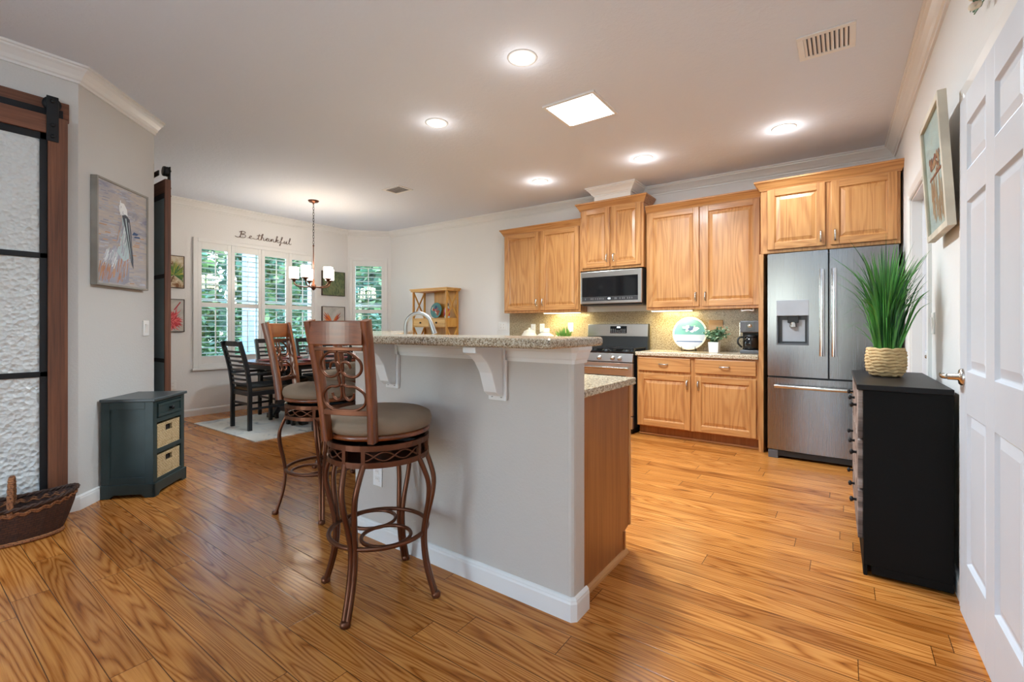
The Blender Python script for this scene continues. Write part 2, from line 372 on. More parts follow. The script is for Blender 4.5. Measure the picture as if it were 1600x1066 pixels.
M['cv_print'] = canvas('painted_print', [(.3, srgb(170, 172, 172)), (.55, srgb(206, 202, 194)), (.75, srgb(196, 174, 156))], 2.5, (1, 1, 3))
for nm, c in (('p_white', (222, 226, 228)), ('p_ltblue', (176, 196, 200)), ('p_slate', (66, 74, 86)), ('p_orange', (186, 132, 100)), ('p_violet', (160, 160, 174)), ('p_tan', (190, 150, 118)),
              ('p_g1', (128, 148, 60)), ('p_g2', (58, 104, 56)), ('p_g3', (190, 176, 70)), ('p_red', (196, 62, 70)), ('p_pink', (222, 110, 112)), ('p_crim', (160, 30, 44)), ('p_or', (206, 110, 44)), ('p_or2', (168, 66, 40)), ('p_bark', (110, 82, 54)),
              ('p_teal', (86, 140, 140)), ('p_teal2', (130, 170, 164)), ('p_navy', (58, 84, 124)), ('p_grey', (176, 180, 190)), ('p_cream', (224, 212, 190)), ('p_leaf', (78, 98, 66)), ('p_olive', (120, 126, 86)), ('p_brown', (150, 84, 64)), ('frame_pale', (206, 198, 180)), ('frame_grey', (150, 146, 138)), ('frame_dark', (64, 46, 36))):
    M[nm] = plain('paint_' + nm[2:] if nm.startswith('p_') else nm, srgb(*c), .7, 0, (80, .2), 0, .14)

# ------------------------------------------------------------------ room shell
CZ = 2.75
XL = -6.75
RWA = R(-90 + .71)
def rw(s, off=0, z=0):       # point on the right wall, s metres towards the camera from y = 2.6, off = metres out into the room
    d = Vector((math.sin(R(.71)), -math.cos(R(.71)))); n = Vector((-math.cos(R(.71)), -math.sin(R(.71))))
    p = Vector((.40, 2.6)) + d * s + n * off
    return (p.x, p.y, z)
def yb(x): return 5.14 + (x + 6.27) * .0271
BWA = math.atan(.0271)
D45 = Vector((-.70711, .70711))
P45 = Vector((-3.87, .745)); C45 = P45 + D45 * .775
def wall(name, org, a, L, th, mat, openings=(), z1=CZ, x0=0.0):
    mb = MB(); xs = sorted({x0, L} | {o[0] for o in openings} | {o[1] for o in openings})
    for i in range(len(xs) - 1):
        A, B = xs[i], xs[i + 1]; cuts = [(o[2], o[3]) for o in openings if o[0] <= A + 1e-6 and o[1] >= B - 1e-6]
        z = 0.0
        for c0, c1 in sorted(cuts):
            if c0 > z: mb.box(A, B, 0, th, z, c0)
            z = c1
        if z < z1: mb.box(A, B, 0, th, z, z1)
    return struct(mb.build(name, mat, loc=(org[0], org[1], 0), rz=a))
fl = MB().box(XL - .3, .9, -4.2, 5.6, -.1, 0); struct(fl.build('floor', M['floor']))
ce = MB().box(XL - .3, .9, -4.2, 5.6, CZ, CZ + .15); struct(ce.build('ceiling', M['ceil']))
WIN1 = (2.43, 4.03, .66, 2.24)         # opening in the left dining wall (y0, y1, z0, z1)
wall('wall_left', (XL, 1.2), R(90), 3.50, .16, M['wall'], [(WIN1[0] - 1.2, WIN1[1] - 1.2, WIN1[2], WIN1[3])], x0=-.1)
WIN2 = (.085, .60, .66, 2.25)
wall('wall_corner', (XL, 4.642), R(45), .72, .16, M['wall'], [WIN2], x0=-.04)
wall('wall_back', (-6.27, 5.14), BWA, 6.9, .16, M['wall'], x0=-.06)
DO2 = (-1.66, -.88, 0, 2.03)
o0 = rw(0); wall('wall_right', o0, RWA, 6.7, .14, M['wall'], [DO2, (.05, .96, 0, 2.04)], x0=-2.95)
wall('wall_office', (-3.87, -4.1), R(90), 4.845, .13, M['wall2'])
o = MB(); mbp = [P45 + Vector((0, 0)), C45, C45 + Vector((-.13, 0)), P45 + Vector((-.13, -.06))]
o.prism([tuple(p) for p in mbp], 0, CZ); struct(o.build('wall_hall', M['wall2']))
struct(MB().box(XL, C45.x - .05, C45.y - .12, C45.y, 0, CZ).build('wall_study', M['wall']))
wall('wall_rear', (.8, -4.0), PI, 4.8, .14, M['wall'], [(2.5, 4.1, 0, 2.2), (.92, 1.3, .2, 2.2)])
def path_mold(mb, pts, prof, mi=0, closed=False):
    # pts: 2D wall line, the room on its right hand; prof: (offset, z)
    P = [Vector(p) for p in pts]; n = len(P); m = len(prof); v = []
    for i in range(n):
        d0 = (P[i] - P[i - 1]).normalized() if i > 0 else (P[1] - P[0]).normalized()
        d1 = (P[i + 1] - P[i]).normalized() if i < n - 1 else d0
        n0 = Vector((d0.y, -d0.x)); n1 = Vector((d1.y, -d1.x)); b = (n0 + n1); k = 1 / max(.35, (1 + n0.dot(n1)) / 2); b = b / 2 * k
        for off, z in prof: v.append((P[i].x + b.x * off, P[i].y + b.y * off, z))
    f = []
    for i in range(n - 1):
        for q in range(m - 1): f.append((i * m + q, (i + 1) * m + q, (i + 1) * m + q + 1, i * m + q + 1))
        f.append((i * m + m - 1, (i + 1) * m + m - 1, (i + 1) * m, i * m))
    f += [tuple(range(m)), tuple(range(n * m - 1, (n - 1) * m - 1, -1))]
    mb.add(v, f, mi); return mb
CROWN = [(0, CZ - .098), (.012, CZ - .098), (.014, CZ - .085), (.024, CZ - .078), (.034, CZ - .06), (.055, CZ - .036), (.068, CZ - .026), (.07, CZ - .016), (.082, CZ - .013), (.082, CZ), (0, CZ)]
BASE = [(0, 0), (.015, 0), (.015, .068), (.012, .076), (.012, .08), (.006, .088), (0, .09)]
SX0, SX1, SY = -2.37, -1.93, 4.92
rc = (rw(0)[0] - .0124 * (yb(.36) - 2.6), yb(.366))
pts = [(XL, 1.42), (XL, 4.642), (-6.252, 5.1405), (SX0, yb(SX0)), (SX0, SY), (SX1, SY), (SX1, yb(SX1)), rc, rw(6.5)[:2]]
struct(path_mold(MB(), pts, CROWN).build('trim_crown', M['trim']))
struct(path_mold(MB(), [(-3.87, -3.9), tuple(P45), tuple(C45)], CROWN).build('trim_crown', M['trim']))
struct(MB().box(SX0, SX1, SY, yb(SX0) + .01, 2.59, CZ).build('trim_soffit', M['wall']))
struct(path_mold(MB(), [(-3.87, -3.9), tuple(P45), tuple(C45)], BASE).build('baseboard_hall', M['trim']))
struct(path_mold(MB(), [(XL, 1.3), (XL, 4.642), (-6.252, 5.1405), (-3.9, yb(-3.9))], BASE).build('baseboard_dining', M['trim']))
struct(path_mold(MB(), [rw(-2.9)[:2], rw(-1.73)[:2]], BASE).build('baseboard_right', M['trim']))
struct(path_mold(MB(), [rw(-.81)[:2], rw(-.02)[:2]], BASE).build('baseboard_right', M['trim']))

# six-panel doors with casing
def six_panel(mb, w, h, t):
    st = .115; cs = .105; pw = (w - 2 * st - cs) / 2
    rows = [(.23, .80), (.96, 1.60), (1.72, h - .12)]
    xs = [(st, st + pw), (st + pw + cs, w - st)]
    mb.box(0, st, -t, 0, 0, h); mb.box(w - st, w, -t, 0, 0, h); mb.box(st + pw, st + pw + cs, -t, 0, 0, h)
    zs = [0] + [z for r_ in rows for z in r_] + [h]
    for i in range(0, len(zs), 2):
        for x0, x1 in xs: mb.box(x0, x1, -t, 0, zs[i], zs[i + 1])
    for z0, z1 in rows:
        for x0, x1 in xs: raised(mb, x0, x1, z0, z1, -t, .012, .03)
def raised(mb, x0, x1, z0, z1, yf, dep, bw, mi=0, lift=.004, fl=.012):
    # a raised panel seen from -y: yf = frame face, recessed by dep and rising again to lift below the face
    def ring(i, y): return [(x0 + i, y, z0 + i), (x1 - i, y, z0 + i), (x1 - i, y, z1 - i), (x0 + i, y, z1 - i)]
    A, B, C, Dd = ring(0, yf), ring(fl * .6, yf + dep), ring(fl, yf + dep), ring(fl + bw, yf + lift)
    v = A + B + C + Dd; f = []
    for k in range(3):
        for i in range(4): j = (i + 1) % 4; f.append((k * 4 + i, k * 4 + j, k * 4 + 4 + j, k * 4 + 4 + i))
    f.append((12, 13, 14, 15)); mb.add(v, f, mi)
CAS = [(-.0, 0), (.062, 0)]
def casing(x0, x1, h, y=0.0):
    mb = MB(); w = .062
    prof = [(0, 0), (0, -.010), (.008, -.016), (.02, -.012), (.045, -.018), (.056, -.02), (w, -.016), (w, 0)]
    for sx, X0 in ((-1, x0), (1, x1)):
        mb.prism([(X0 + sx * a, y + b) for a, b in (prof if sx > 0 else prof)][:: 1 if sx < 0 else -1], 0, h + w)
    mb.prism_yz([(y + b, h + a) for a, b in prof], x0 - w * .98, x1 + w * .98)
    return mb
def lever(parent, x, z, y, side, mat):
    mb = MB(); mb.M = Matrix.Translation((x, y, z)) @ Matrix.Rotation(PI / 2, 4, 'X')
    mb.lathe([(.033, 0), (.033, .006), (.028, .012), (.013, .014), (.012, .045), (.0001, .045)], 20)
    mb.M = None; mb.tube(smooth([(x, y - .045, z), (x + side * .02, y - .055, z), (x + side * .05, y - .052, z), (x + side * .085, y - .05, z + .002)], 4), .0095, 10, scale=[1.1] * 8 + [.95] * 5)
    return mb.build('door_handle', mat, parent)
d1 = bpy.data.objects.new('door_1', None); COL.objects.link(d1); d1.location = rw(0); d1.rotation_euler.z = RWA
struct(d1)
mb = MB(); mb.M = Matrix.Translation((.07, .006, .012)); six_panel(mb, .87, 2.015, .035); mb.build('door_slab', M['doorpaint'], d1, .002)
casing(.055, .955, 2.04).build('door_casing', M['trim'], d1)
MB().box(.05, .068, .0, .13, 0, 2.04).box(.942, .96, 0, .13, 0, 2.04).box(.05, .96, 0, .13, 2.028, 2.04).build('door_jamb', M['trim'], d1)
lever(d1, .125, .945, -.029, -1, M['nickel'])
d2 = bpy.data.objects.new('door_2', None); COL.objects.link(d2); d2.location = rw(0); d2.rotation_euler.z = RWA
struct(d2)
mb = MB(); mb.M = Matrix.Translation((DO2[0] + .015, .09, .012)); six_panel(mb, .75, 2.005, .035); mb.build('door_slab', M['doorpaint'], d2, .002)
casing(DO2[0], DO2[1], 2.03).build('door_casing', M['trim'], d2)
MB().box(DO2[0], DO2[0] + .015, 0, .14, 0, 2.03).box(DO2[1] - .015, DO2[1], 0, .14, 0, 2.03).box(DO2[0], DO2[1], 0, .14, 2.018, 2.03).build('door_jamb', M['trim'], d2)
lever(d2, DO2[1] - .08, .965, .055, -1, M['nickel'])

# ------------------------------------------------------------------ windows with plantation shutters
def shutter_window(name, org, a, x0, x1, z0, z1, panels, mid, label):
    w = bpy.data.objects.new(name, None); COL.objects.link(w); w.location = (org[0], org[1], 0); w.rotation_euler.z = a
    struct(w, label)
    f = MB(); cw = .05
    f.box(x0 - cw, x0, -.03, .0, z0 - cw, z1 + cw).box(x1, x1 + cw, -.03, .0, z0 - cw, z1 + cw).box(x0, x1, -.03, 0, z1, z1 + cw).box(x0, x1, -.03, 0, z0 - cw, z0)
    f.box(x0 - cw - .015, x1 + cw + .015, -.05, 0, z0 - cw - .03, z0 - cw)
    f.box(x0, x0 + .012, 0, .15, z0, z1).box(x1 - .012, x1, 0, .15, z0, z1).box(x0, x1, 0, .15, z0, z0 + .012).box(x0, x1, 0, .15, z1 - .012, z1)
    f.build('window_frame', M['trim'], w, .004)
    n = panels; pw = (x1 - x0) / n
    for k in range(n):
        A = x0 + k * pw + .002; B = x0 + (k + 1) * pw - .002; st = .045
        p = MB(); p.box(A, A + st, -.022, .006, z0, z1).box(B - st, B, -.022, .006, z0, z1)
        p.box(A + st, B - st, -.022, .006, z0, z0 + .10).box(A + st, B - st, -.022, .006, z1 - .09, z1).box(A + st, B - st, -.022, .006, mid - .03, mid + .03)
        po = p.build('shutter_panel', M['trim'], w, .002)
        l = MB()
        for (zA, zB) in ((z0 + .10, mid - .03), (mid + .03, z1 - .09)):
            c = max(2, round((zB - zA) / .072))
            for i in range(c):
                z = zA + (i + .5) * (zB - zA) / c
                l.sweep([(A + st, -.008, z), (B - st, -.008, z)], [(-.031, -.006), (0, -.001), (.031, 0.001), (.031, .004), (0, .006), (-.031, -.002)], False, 0, (0, 0, 1), False)
        l.build('louvres', M['trim'], po)
        t = MB(); xm = (A + B) / 2
        t.box(xm - .006, xm + .006, -.046, -.036, z0 + .13, mid - .06).box(xm - .006, xm + .006, -.046, -.036, mid + .06, z1 - .12)
        t.build('tilt_rod', M['trim'], po)
    MB().box(x0, x1, .11, .114, z0, z1).build('pane', M['pane'], w)
    g = MB(); zm = (z0 + z1) / 2 + .05
    g.box(x0, x1, .10, .125, zm - .018, zm + .018)
    for k in range(1, max(1, n // 2)): xx = x0 + k * (x1 - x0) / (n // 2); g.box(xx - .03, xx + .03, .10, .125, z0, z1)
    g.build('sash_bar', M['trim'], w)
shutter_window('window_1', (XL, 0), R(90), WIN1[0], WIN1[1], WIN1[2], WIN1[3], 4, 1.43, 'four-panel shuttered dining window under the script sign')
shutter_window('window_2', (XL, 4.642), R(45), WIN2[0], WIN2[1], WIN2[2], WIN2[3], 1, 1.40, 'narrow shuttered window in the angled corner wall')

# ------------------------------------------------------------------ outside the windows
gz = -.12
struct(MB().box(-40, XL - .17, -15, 30, gz - .1, gz).build('ground', M['lawn']))
def bush(name, label, cat, x, y, rx, ry, z0, z1, n, mats, seed, leaf=.07, trunk=None, group=None):
    rr = random.Random(seed); t = thing(name, label, cat, (x, y, gz), 0, group)
    mb = MB(); zc = (z0 + z1) / 2; rz_ = (z1 - z0) / 2
    for i in range(n):
        u = Vector((rr.gauss(0, 1), rr.gauss(0, 1), rr.gauss(0, 1))).normalized() * (rr.uniform(.55, 1.0))
        lump = 1 + .18 * math.sin(u.x * 7 + seed) * math.cos(u.z * 6 + seed * 2)
        c = Vector((u.x * rx * lump, u.y * ry * lump, zc - gz + u.z * rz_ * lump))
        if c.z < .02: c.z = .02 + abs(rr.gauss(0, .05))
        d = Vector((rr.gauss(0, 1), rr.gauss(0, 1), rr.gauss(0, .7))).normalized(); e = d.orthogonal().normalized(); L = leaf * rr.uniform(.7, 1.5)
        mb.add([c - d * L, c + e * L * .45, c + d * L, c - e * L * .45], [(0, 1, 2, 3)], rr.randrange(len(mats)))
    mb.build('foliage', mats, t)
    if trunk:
        k = MB(); k.tube(smooth([(0, 0, 0), (.05, .02, (z0 - gz) * .5), (0, .06, zc - gz)], 4), trunk, 10); 
        for q in range(3): k.tube([(0, .03, z0 - gz - .1), (rx * .5 * math.cos(q * 2.1), ry * .5 * math.sin(q * 2.1), zc - gz + .2)], trunk * .4, 6)
        k.build('trunk', M['bark'], t)
    else:
        k = MB()
        for q in range(5): k.tube([(.05 * math.cos(q), .05 * math.sin(q), 0), (rx * .5 * math.cos(q * 1.3), ry * .5 * math.sin(q * 1.3), zc - gz)], .015, 5)
        k.build('stem', M['bark'], t)
    return t
F = [M['fol%d' % i] for i in range(5)]
bush('shrub', 'bright green shrub just outside the first window panel', 'shrub', -8.3, 2.75, .5, .55, gz, 1.05, 1500, [F[1], F[3], F[0]], 3, .06)
bush('shrub', 'leafy green shrub outside the second window panel', 'shrub', -9.0, 4.05, .45, .5, gz, .95, 1500, [F[1], F[3], F[4]], 4, .06)
bush('shrub', 'green shrub outside the window behind the chandelier', 'shrub', -9.1, 5.35, .45, .5, gz, 1.15, 1400, [F[1], F[0], F[4]], 5, .06)
bush('hedge_bush', 'dark clipped hedge bush behind the bright shrub', 'shrub', -11.1, 4.35, .8, .9, gz, 1.7, 2200, [F[2], F[2], F[0]], 6, .08)
bush('hedge_bush', 'dark hedge bush low behind the third and fourth window panels', 'shrub', -11.3, 6.3, .8, .9, gz, 1.6, 2200, [F[2], F[0], F[4]], 7, .08)
bush('hedge_bush', 'dark hedge bush low in the narrow corner window', 'shrub', -9.2, 7.0, .6, .6, gz, 1.45, 1800, [F[2], F[2], F[4]], 13, .08)
bush('tree', 'leafy tree filling the first window panel', 'tree', -14.4, 4.1, 1.7, 1.35, 1.0, 5.4, 5200, [F[1], F[4], F[3], F[2]], 8, .15, .12)
bush('tree', 'leafy tree behind the middle window panels', 'tree', -14.9, 7.6, 1.5, 1.5, .8, 5.4, 5200, [F[4], F[0], F[3]], 9, .15, .12)
bush('tree', 'darker tree farther off behind the fourth window panel', 'tree', -18.0, 10.4, 1.8, 1.8, 1.0, 6.6, 4200, [F[1], F[2], F[0]], 10, .18, .13)
bush('tree', 'pale green tree seen through the narrow corner window', 'tree', -10.7, 8.95, 1.35, 1.4, .6, 5.2, 5200, [F[4], F[4], F[3], F[1]], 12, .15, .13)
for k, (y, lab) in enumerate(((6.6, 'broad distant hedge behind the first window panel'), (11.6, 'broad distant hedge behind the fourth window panel'), (16.6, 'broad distant hedge behind the narrow corner window'))):
    bush('hedge_bush', lab, 'shrub', -21.5, y, 1.2, 2.1, gz, 4.2, 3600, [F[0], F[4], F[1]], 30 + k, .24)
t = thing('porch_column', 'pale blue porch column outside the second window panel', 'column', (-8.2, 3.80, gz))
MB().box(-.13, .13, -.13, .13, .0, 2.75).build('shaft', M['blueside'], t, .01); MB().box(-.17, .17, -.17, .17, 0, .14).build('base', M['blueside'], t, .01); MB().box(-.17, .17, -.17, .17, 2.62, 2.75).build('capital', M['blueside'], t, .01)
t = thing('porch_column', 'pale blue porch column behind the chandelier window panel', 'column', (-8.2, 4.98, gz))
MB().box(-.13, .13, -.13, .13, .0, 2.75).build('shaft', M['blueside'], t, .01); MB().box(-.17, .17, -.17, .17, 0, .14).build('base', M['blueside'], t, .01); MB().box(-.17, .17, -.17, .17, 2.62, 2.75).build('capital', M['blueside'], t, .01)

# ------------------------------------------------------------------ ceiling fittings
CANS = [(-1.564, 2.27, 'white recessed ceiling light nearest the camera'), (-2.611, 2.60, 'white recessed ceiling light left of the square skylight panel'), (-2.73, 4.31, 'white recessed ceiling light above the left upper cabinets'), (-1.56, 4.30, 'white recessed ceiling light in front of the white soffit block'), (-.40, 4.31, 'white recessed ceiling light in front of the refrigerator cabinet')]
for k, (x, y, lab) in enumerate(CANS):
    t = thing('ceiling_light', lab, 'light', (x, y, CZ), 0, 'recessed kitchen ceiling lights')
    MB().lathe([(.062, -.001), (.062, -.006), (.088, -.004), (.09, -.0005), (.09, 0)], 28).build('trim_ring', M['trim'], t)
    MB().lathe([(.0001, -.0065), (.064, -.0065), (.064, -.001)], 28).build('lens', M['lampglass'], t)
    lamp('can_lamp', 'SPOT', (0, 0, -.03), (0, 0, 0), 90 if y < 3 else 48, (.84, .935, 1), t, spot_size=R(140), spot_blend=.7, shadow_soft_size=.06)
    lamp('can_glow', 'POINT', (0, 0, -.085), (0, 0, 0), 1.0 if y < 3 else 2.2, (1, .97, .94), t, shadow_soft_size=.05)
t = thing('ceiling_light_panel', 'square lit skylight panel in white frame on the ceiling', 'light', (-1.583, 3.06, CZ))
s = .205
f = MB(); f.box(-s, s, -s, -s + .02, -.014, 0).box(-s, s, s - .02, s, -.014, 0).box(-s, -s + .02, -s + .02, s - .02, -.014, 0).box(s - .02, s, -s + .02, s - .02, -.014, 0); f.build('frame', M['trim'], t)
MB().box(-s + .02, s - .02, -s + .02, s - .02, -.012, -.004).build('diffuser', M['skyglass'], t)
for a in (-1, 1):
    for b in (-1, 1): MB().lathe([(.006, -.018), (.006, -.012)], 10, (a * (s - .03), b * (s - .03), 0)).build('screw', M['nickel'], t)
lamp('panel_lamp', 'AREA', (0, 0, -.03), (0, 0, 0), 95, (.8, .92, 1), t, shape='SQUARE', size=.36)
def vent(label, x, y, w, d, slats, back, rz=0):
    t = thing('ceiling_vent', label, 'vent', (x, y, CZ), rz)
    f = MB(); b = .03
    f.box(-w / 2, w / 2, -d / 2, -d / 2 + b, -.008, 0).box(-w / 2, w / 2, d / 2 - b, d / 2, -.008, 0).box(-w / 2, -w / 2 + b, -d / 2 + b, d / 2 - b, -.008, 0).box(w / 2 - b, w / 2, -d / 2 + b, d / 2 - b, -.008, 0)
    f.build('frame', M['trim'], t, .002)
    MB().box(-w / 2 + b, w / 2 - b, -d / 2 + b, d / 2 - b, -.0015, 0).build('duct_opening', back, t)
    l = MB(); n = slats
    for i in range(n):
        xx = -w / 2 + b + (i + .5) * (w - 2 * b) / n
        l.add([(xx - .010, -d / 2 + b, -.002), (xx + .002, -d / 2 + b, -.009), (xx + .002, d / 2 - b, -.009), (xx - .010, d / 2 - b, -.002), (xx - .008, -d / 2 + b, -.001), (xx + .004, -d / 2 + b, -.008), (xx + .004, d / 2 - b, -.008), (xx - .008, d / 2 - b, -.001)],
              [(0, 1, 2, 3), (7, 6, 5, 4), (0, 4, 5, 1), (1, 5, 6, 2), (2, 6, 7, 3), (3, 7, 4, 0)])
    l.build('slats', M['trim'], t)
vent('white slatted ceiling vent near the right wall', -.085, 3.145, .27, .27, 10, M['darkgrey'])
vent('small grey ceiling vent above the dining end of the room', -4.245, 3.59, .29, .22, 7, M['grey'])

# ------------------------------------------------------------------ chandelier
t = thing('chandelier', 'bronze five-light chandelier with lit frosted glass shades', 'chandelier', (-5.49, 3.28, CZ))
MB().lathe([(.065, 0), (.065, -.008), (.05, -.022), (.015, -.028), (.008, -.045), (.0001, -.045)], 24).build('canopy', M['bronze'], t)
ch = MB(); z = -.045
for i in range(15):
    a = (i % 2) * PI / 2; pts = []
    for q in range(10):
        an = 2 * PI * q / 10; u = .010 * math.cos(an); w_ = .022 * math.sin(an)
        pts.append((u * math.cos(a), u * math.sin(a), z - .02 + w_))
    ch.tube(pts, .0028, 6, True); z -= .036
ch.build('chain', M['iron'], t)
MB().tube([(0, 0, z + .02), (0, 0, -1.06)], .006, 8).ball((0, 0, z + .01), .011).build('stem', M['bronze'], t)
MB().lathe([(.0001, -1.145), (.012, -1.14), (.03, -1.115), (.034, -1.10), (.03, -1.08), (.014, -1.06), (.01, -1.0)], 20).build('hub', M['bronze'], t)
for k in range(5):
    a = 2 * PI * k / 5 + R(-54.2); cx, sx = math.cos(a), math.sin(a); rr_ = .225
    ar = MB(); ar.tube(smooth([(cx * .02, sx * .02, -1.10), (cx * .1, sx * .1, -1.105), (cx * .19, sx * .19, -1.09), (cx * rr_, sx * rr_, -1.06), (cx * rr_, sx * rr_, -1.035)], 5), .0075, 8)
    ao = ar.build('arm', M['bronze'], t)
    MB().lathe([(.012, -1.04), (.022, -1.02), (.045, -1.008), (.047, -1.0), (.012, -1.0)], 20, (cx * rr_, sx * rr_, 0)).build('cup', M['bronze'], ao)
    MB().lathe([(.045, -1.0), (.054, -.995), (.054, -.858), (.051, -.858), (.051, -.99)], 24, (cx * rr_, sx * rr_, 0)).build('glass_shade', M['shade'], ao)
    lamp('bulb', 'POINT', (cx * rr_, sx * rr_, -.82), (0, 0, 0), 4.2, (1, .9, .76), t, shadow_soft_size=.05)

# ------------------------------------------------------------------ kitchen cabinets
def cab_door(name, parent, x0, x1, z0, z1, yf, t=.02, st=.058, handle=None, mv='oakv', mh='oakh'):
    mb = MB(); w = x1 - x0; h = z1 - z0
    mb.box(x0, x0 + st, yf, yf + t, z0, z1, 0).box(x1 - st, x1, yf, yf + t, z0, z1, 0).box(x0 + st, x1 - st, yf, yf + t, z0, z0 + st, 1).box(x0 + st, x1 - st, yf, yf + t, z1 - st, z1, 1)
    raised(mb, x0 + st, x1 - st, z0 + st, z1 - st, yf, .011, .028, 0, .003)
    o = mb.build(name, [M[mv], M[mh]], parent, .003)
    if handle: pull(o, handle[0], handle[1], yf, handle[2])
    return o
def pull(parent, x, z, yf, vert):
    d = (0, 0, 1) if vert else (1, 0, 0); L = .048
    P = [Vector((x, yf - a, z)) + Vector(d) * b * L for a, b in ((.0, -.85), (.012, -.9), (.024, -.6), (.028, 0), (.024, .6), (.012, .9), (.0, .85))]
    mb = MB(); mb.tube(smooth(P, 4), .0055, 8, scale=[.9 + .4 * math.sin(PI * i / 24) for i in range(25)])
    for s_ in (-.85, .85):
        c = Vector((x, yf - .002, z)) + Vector(d) * s_ * L; mb.ball(tuple(c), .009, 10)
    return mb.build('handle', M['nickel'], parent)
def upper(label, x0, x1, z0, z1, yf, yback, doors, crown=True, hz=.1, zt=None, ends=(1, 1), proj=.05):
    t = thing('wall_cabinet', label, 'cabinet', ((x0 + x1) / 2, yf + .02, z0), 0, 'oak kitchen cabinets'); cx = (x0 + x1) / 2; oy = yf + .02
    hw = (x1 - x0) / 2; H = z1 - z0
    b = MB(); b.box(-hw, hw, 0, yback - oy, 0, H); b.build('body', M['oakv'], t, .002)
    n = len(doors); g = .018
    for i in range(n):
        a, bb = doors[i]; a -= cx; bb -= cx
        hx = (bb - .03) if i == 0 else (a + .03)
        cab_door('door', t, a, bb, .03, H - .035, -.021, handle=(hx, .03 + hz, True))
    if crown:
        path = [(-hw, yback - oy), (-hw, -.0), (hw, -.0), (hw, yback - oy)]
        if not ends[0]: path = path[1:]
        if not ends[1]: path = path[:-1]
        prof = [(0, H - .035), (.008, H - .035), (.012, H - .02), (.03, H + .01), (.042, H + .03), (proj, H + .036), (proj, H + .05), (0, H + .05)]
        path_mold(MB(), path[:], prof).build('crown', M['oakh'], t)
    return t
# path_mold keeps the room on the right hand: reverse for boxes seen from outside is left->front->right, which has -y on its right
gm = .03
upper('two-door oak wall cabinet at the far left, above the jars', -3.754, -2.60, 1.325, 2.40, 5.0, 5.20, [(-3.735, -3.19), (-3.155, -2.615)])
upper('tall-set oak wall cabinet above the microwave', -2.575, -1.80, 1.805, 2.555, 4.95, 5.235, [(-2.545, -2.195), (-2.17, -1.825)])
upper('wide two-door oak wall cabinet above the round plate and coffee maker', -1.785, -.645, 1.325, 2.42, 5.0, 5.26, [(-1.765, -1.225), (-1.19, -.665)], ends=(0, 0))
t = upper('deep oak cabinet above the steel refrigerator', -.62, .355, 1.80, 2.40, 4.70, 5.28, [(-.565, -.135), (-.095, .335)], hz=.08)
pn = MB(); cxx = (-.62 + .355) / 2
pn.box(-.637 - cxx, -.597 - cxx, 0, .56, -1.80, 0.0); pn.build('side_panel', M['oakv'], t, .002)
# light valance bottoms and strip lights
for x0, x1, yb_, lab in ((-3.14, -2.62, 5.06, 'lit strip light under the left oak wall cabinet'), (-1.74, -1.30, 5.06, 'lit strip light under the right oak wall cabinet')):
    t = thing('strip_light', lab, 'light', ((x0 + x1) / 2, yb_, 1.325))
    hw = (x1 - x0) / 2
    MB().box(-hw, hw, -.03, .03, -.012, 0).build('housing', M['plastic'], t, .002); MB().box(-hw + .01, hw - .01, -.026, .026, -.017, -.012).build('lens', M['ucl'], t)
    lamp('strip_lamp', 'AREA', (0, 0, -.03), (R(18), 0, 0), 4.5, (1, .86, .42), t, shape='RECTANGLE', size=hw * 1.8, size_y=.04)
tag(MB().tube(smooth([(-.73, 5.06, 1.325), (-.73, 5.05, 1.300), (-.76, 5.05, 1.306), (-.80, 5.05, 1.306), (-.83, 5.05, 1.300), (-.83, 5.06, 1.325)], 4), .008, 8).build('towel_hook', M['plastic']), 'small white hook bracket under the cabinet above the coffee maker', 'bracket')
# base cabinet right of the range
t = thing('base_cabinet', 'oak base cabinet with two drawers and two doors beside the refrigerator', 'cabinet', (-1.2125, 4.74, 0), 0, 'oak kitchen cabinets')
hw = .572
MB().box(-hw, hw, 0, .50, .105, .84).build('body', M['oakv'], t, .002)
MB().box(-hw, hw, .075, .50, 0, .105).build('toe_kick', M['oakpanel'], t)
MB().box(-hw, hw, .060, .075, 0, .02).build('shoe_moulding', M['oakh'], t, .006)
for (a, b, hx) in ((-.555, -.025, -.055), (.02, .555, .05)):
    dr = MB(); dr.box(a, b, -.02, 0, .685, .825); do = dr.build('drawer', M['oakh'], t, .006); pull(do, (a + b) / 2, .757, -.02, False)
    cab_door('door', t, a, b, .115, .655, -.021, handle=(hx, .565, True))
struct_ct = MB().box(-1.795, -.640, 4.705, 5.265, .84, .88)
tag(struct_ct.build('countertop', M['granitel'], None, .006), 'beige granite worktop under the plate and coffee maker', 'countertop')
# base cabinet left of the range (mostly behind the bar)
t = thing('base_cabinet', 'oak base cabinet left of the range behind the bar', 'cabinet', (-3.19, 4.74, 0), 0, 'oak kitchen cabinets')
MB().box(-.585, .600, 0, .45, .105, .84).build('body', M['oakv'], t, .002)
MB().box(-.585, .600, .075, .45, 0, .105).build('toe_kick', M['oakpanel'], t)
for (a, b, hx) in ((-.57, -.01, -.05), (.01, .58, .05)):
    dr = MB(); dr.box(a, b, -.02, 0, .685, .825); do = dr.build('drawer', M['oakh'], t, .006); pull(do, (a + b) / 2, .757, -.02, False)
    cab_door('door', t, a, b, .115, .655, -.021, handle=(hx, .565, True))
tag(MB().box(-3.785, -2.583, 4.705, 5.205, .84, .88).build('countertop', M['granitel'], None, .006), 'beige granite worktop left of the range under the jars', 'countertop')
sp_ = MB(); sp_.prism([(-3.79, yb(-3.79) - .016), (-.64, yb(-.64) - .016), (-.64, yb(-.64) - .002), (-3.79, yb(-3.79) - .002)], .88, 1.325)
tag(sp_.build('backsplash', M['splash']), 'speckled beige stone backsplash between worktop and wall cabinets', 'backsplash')

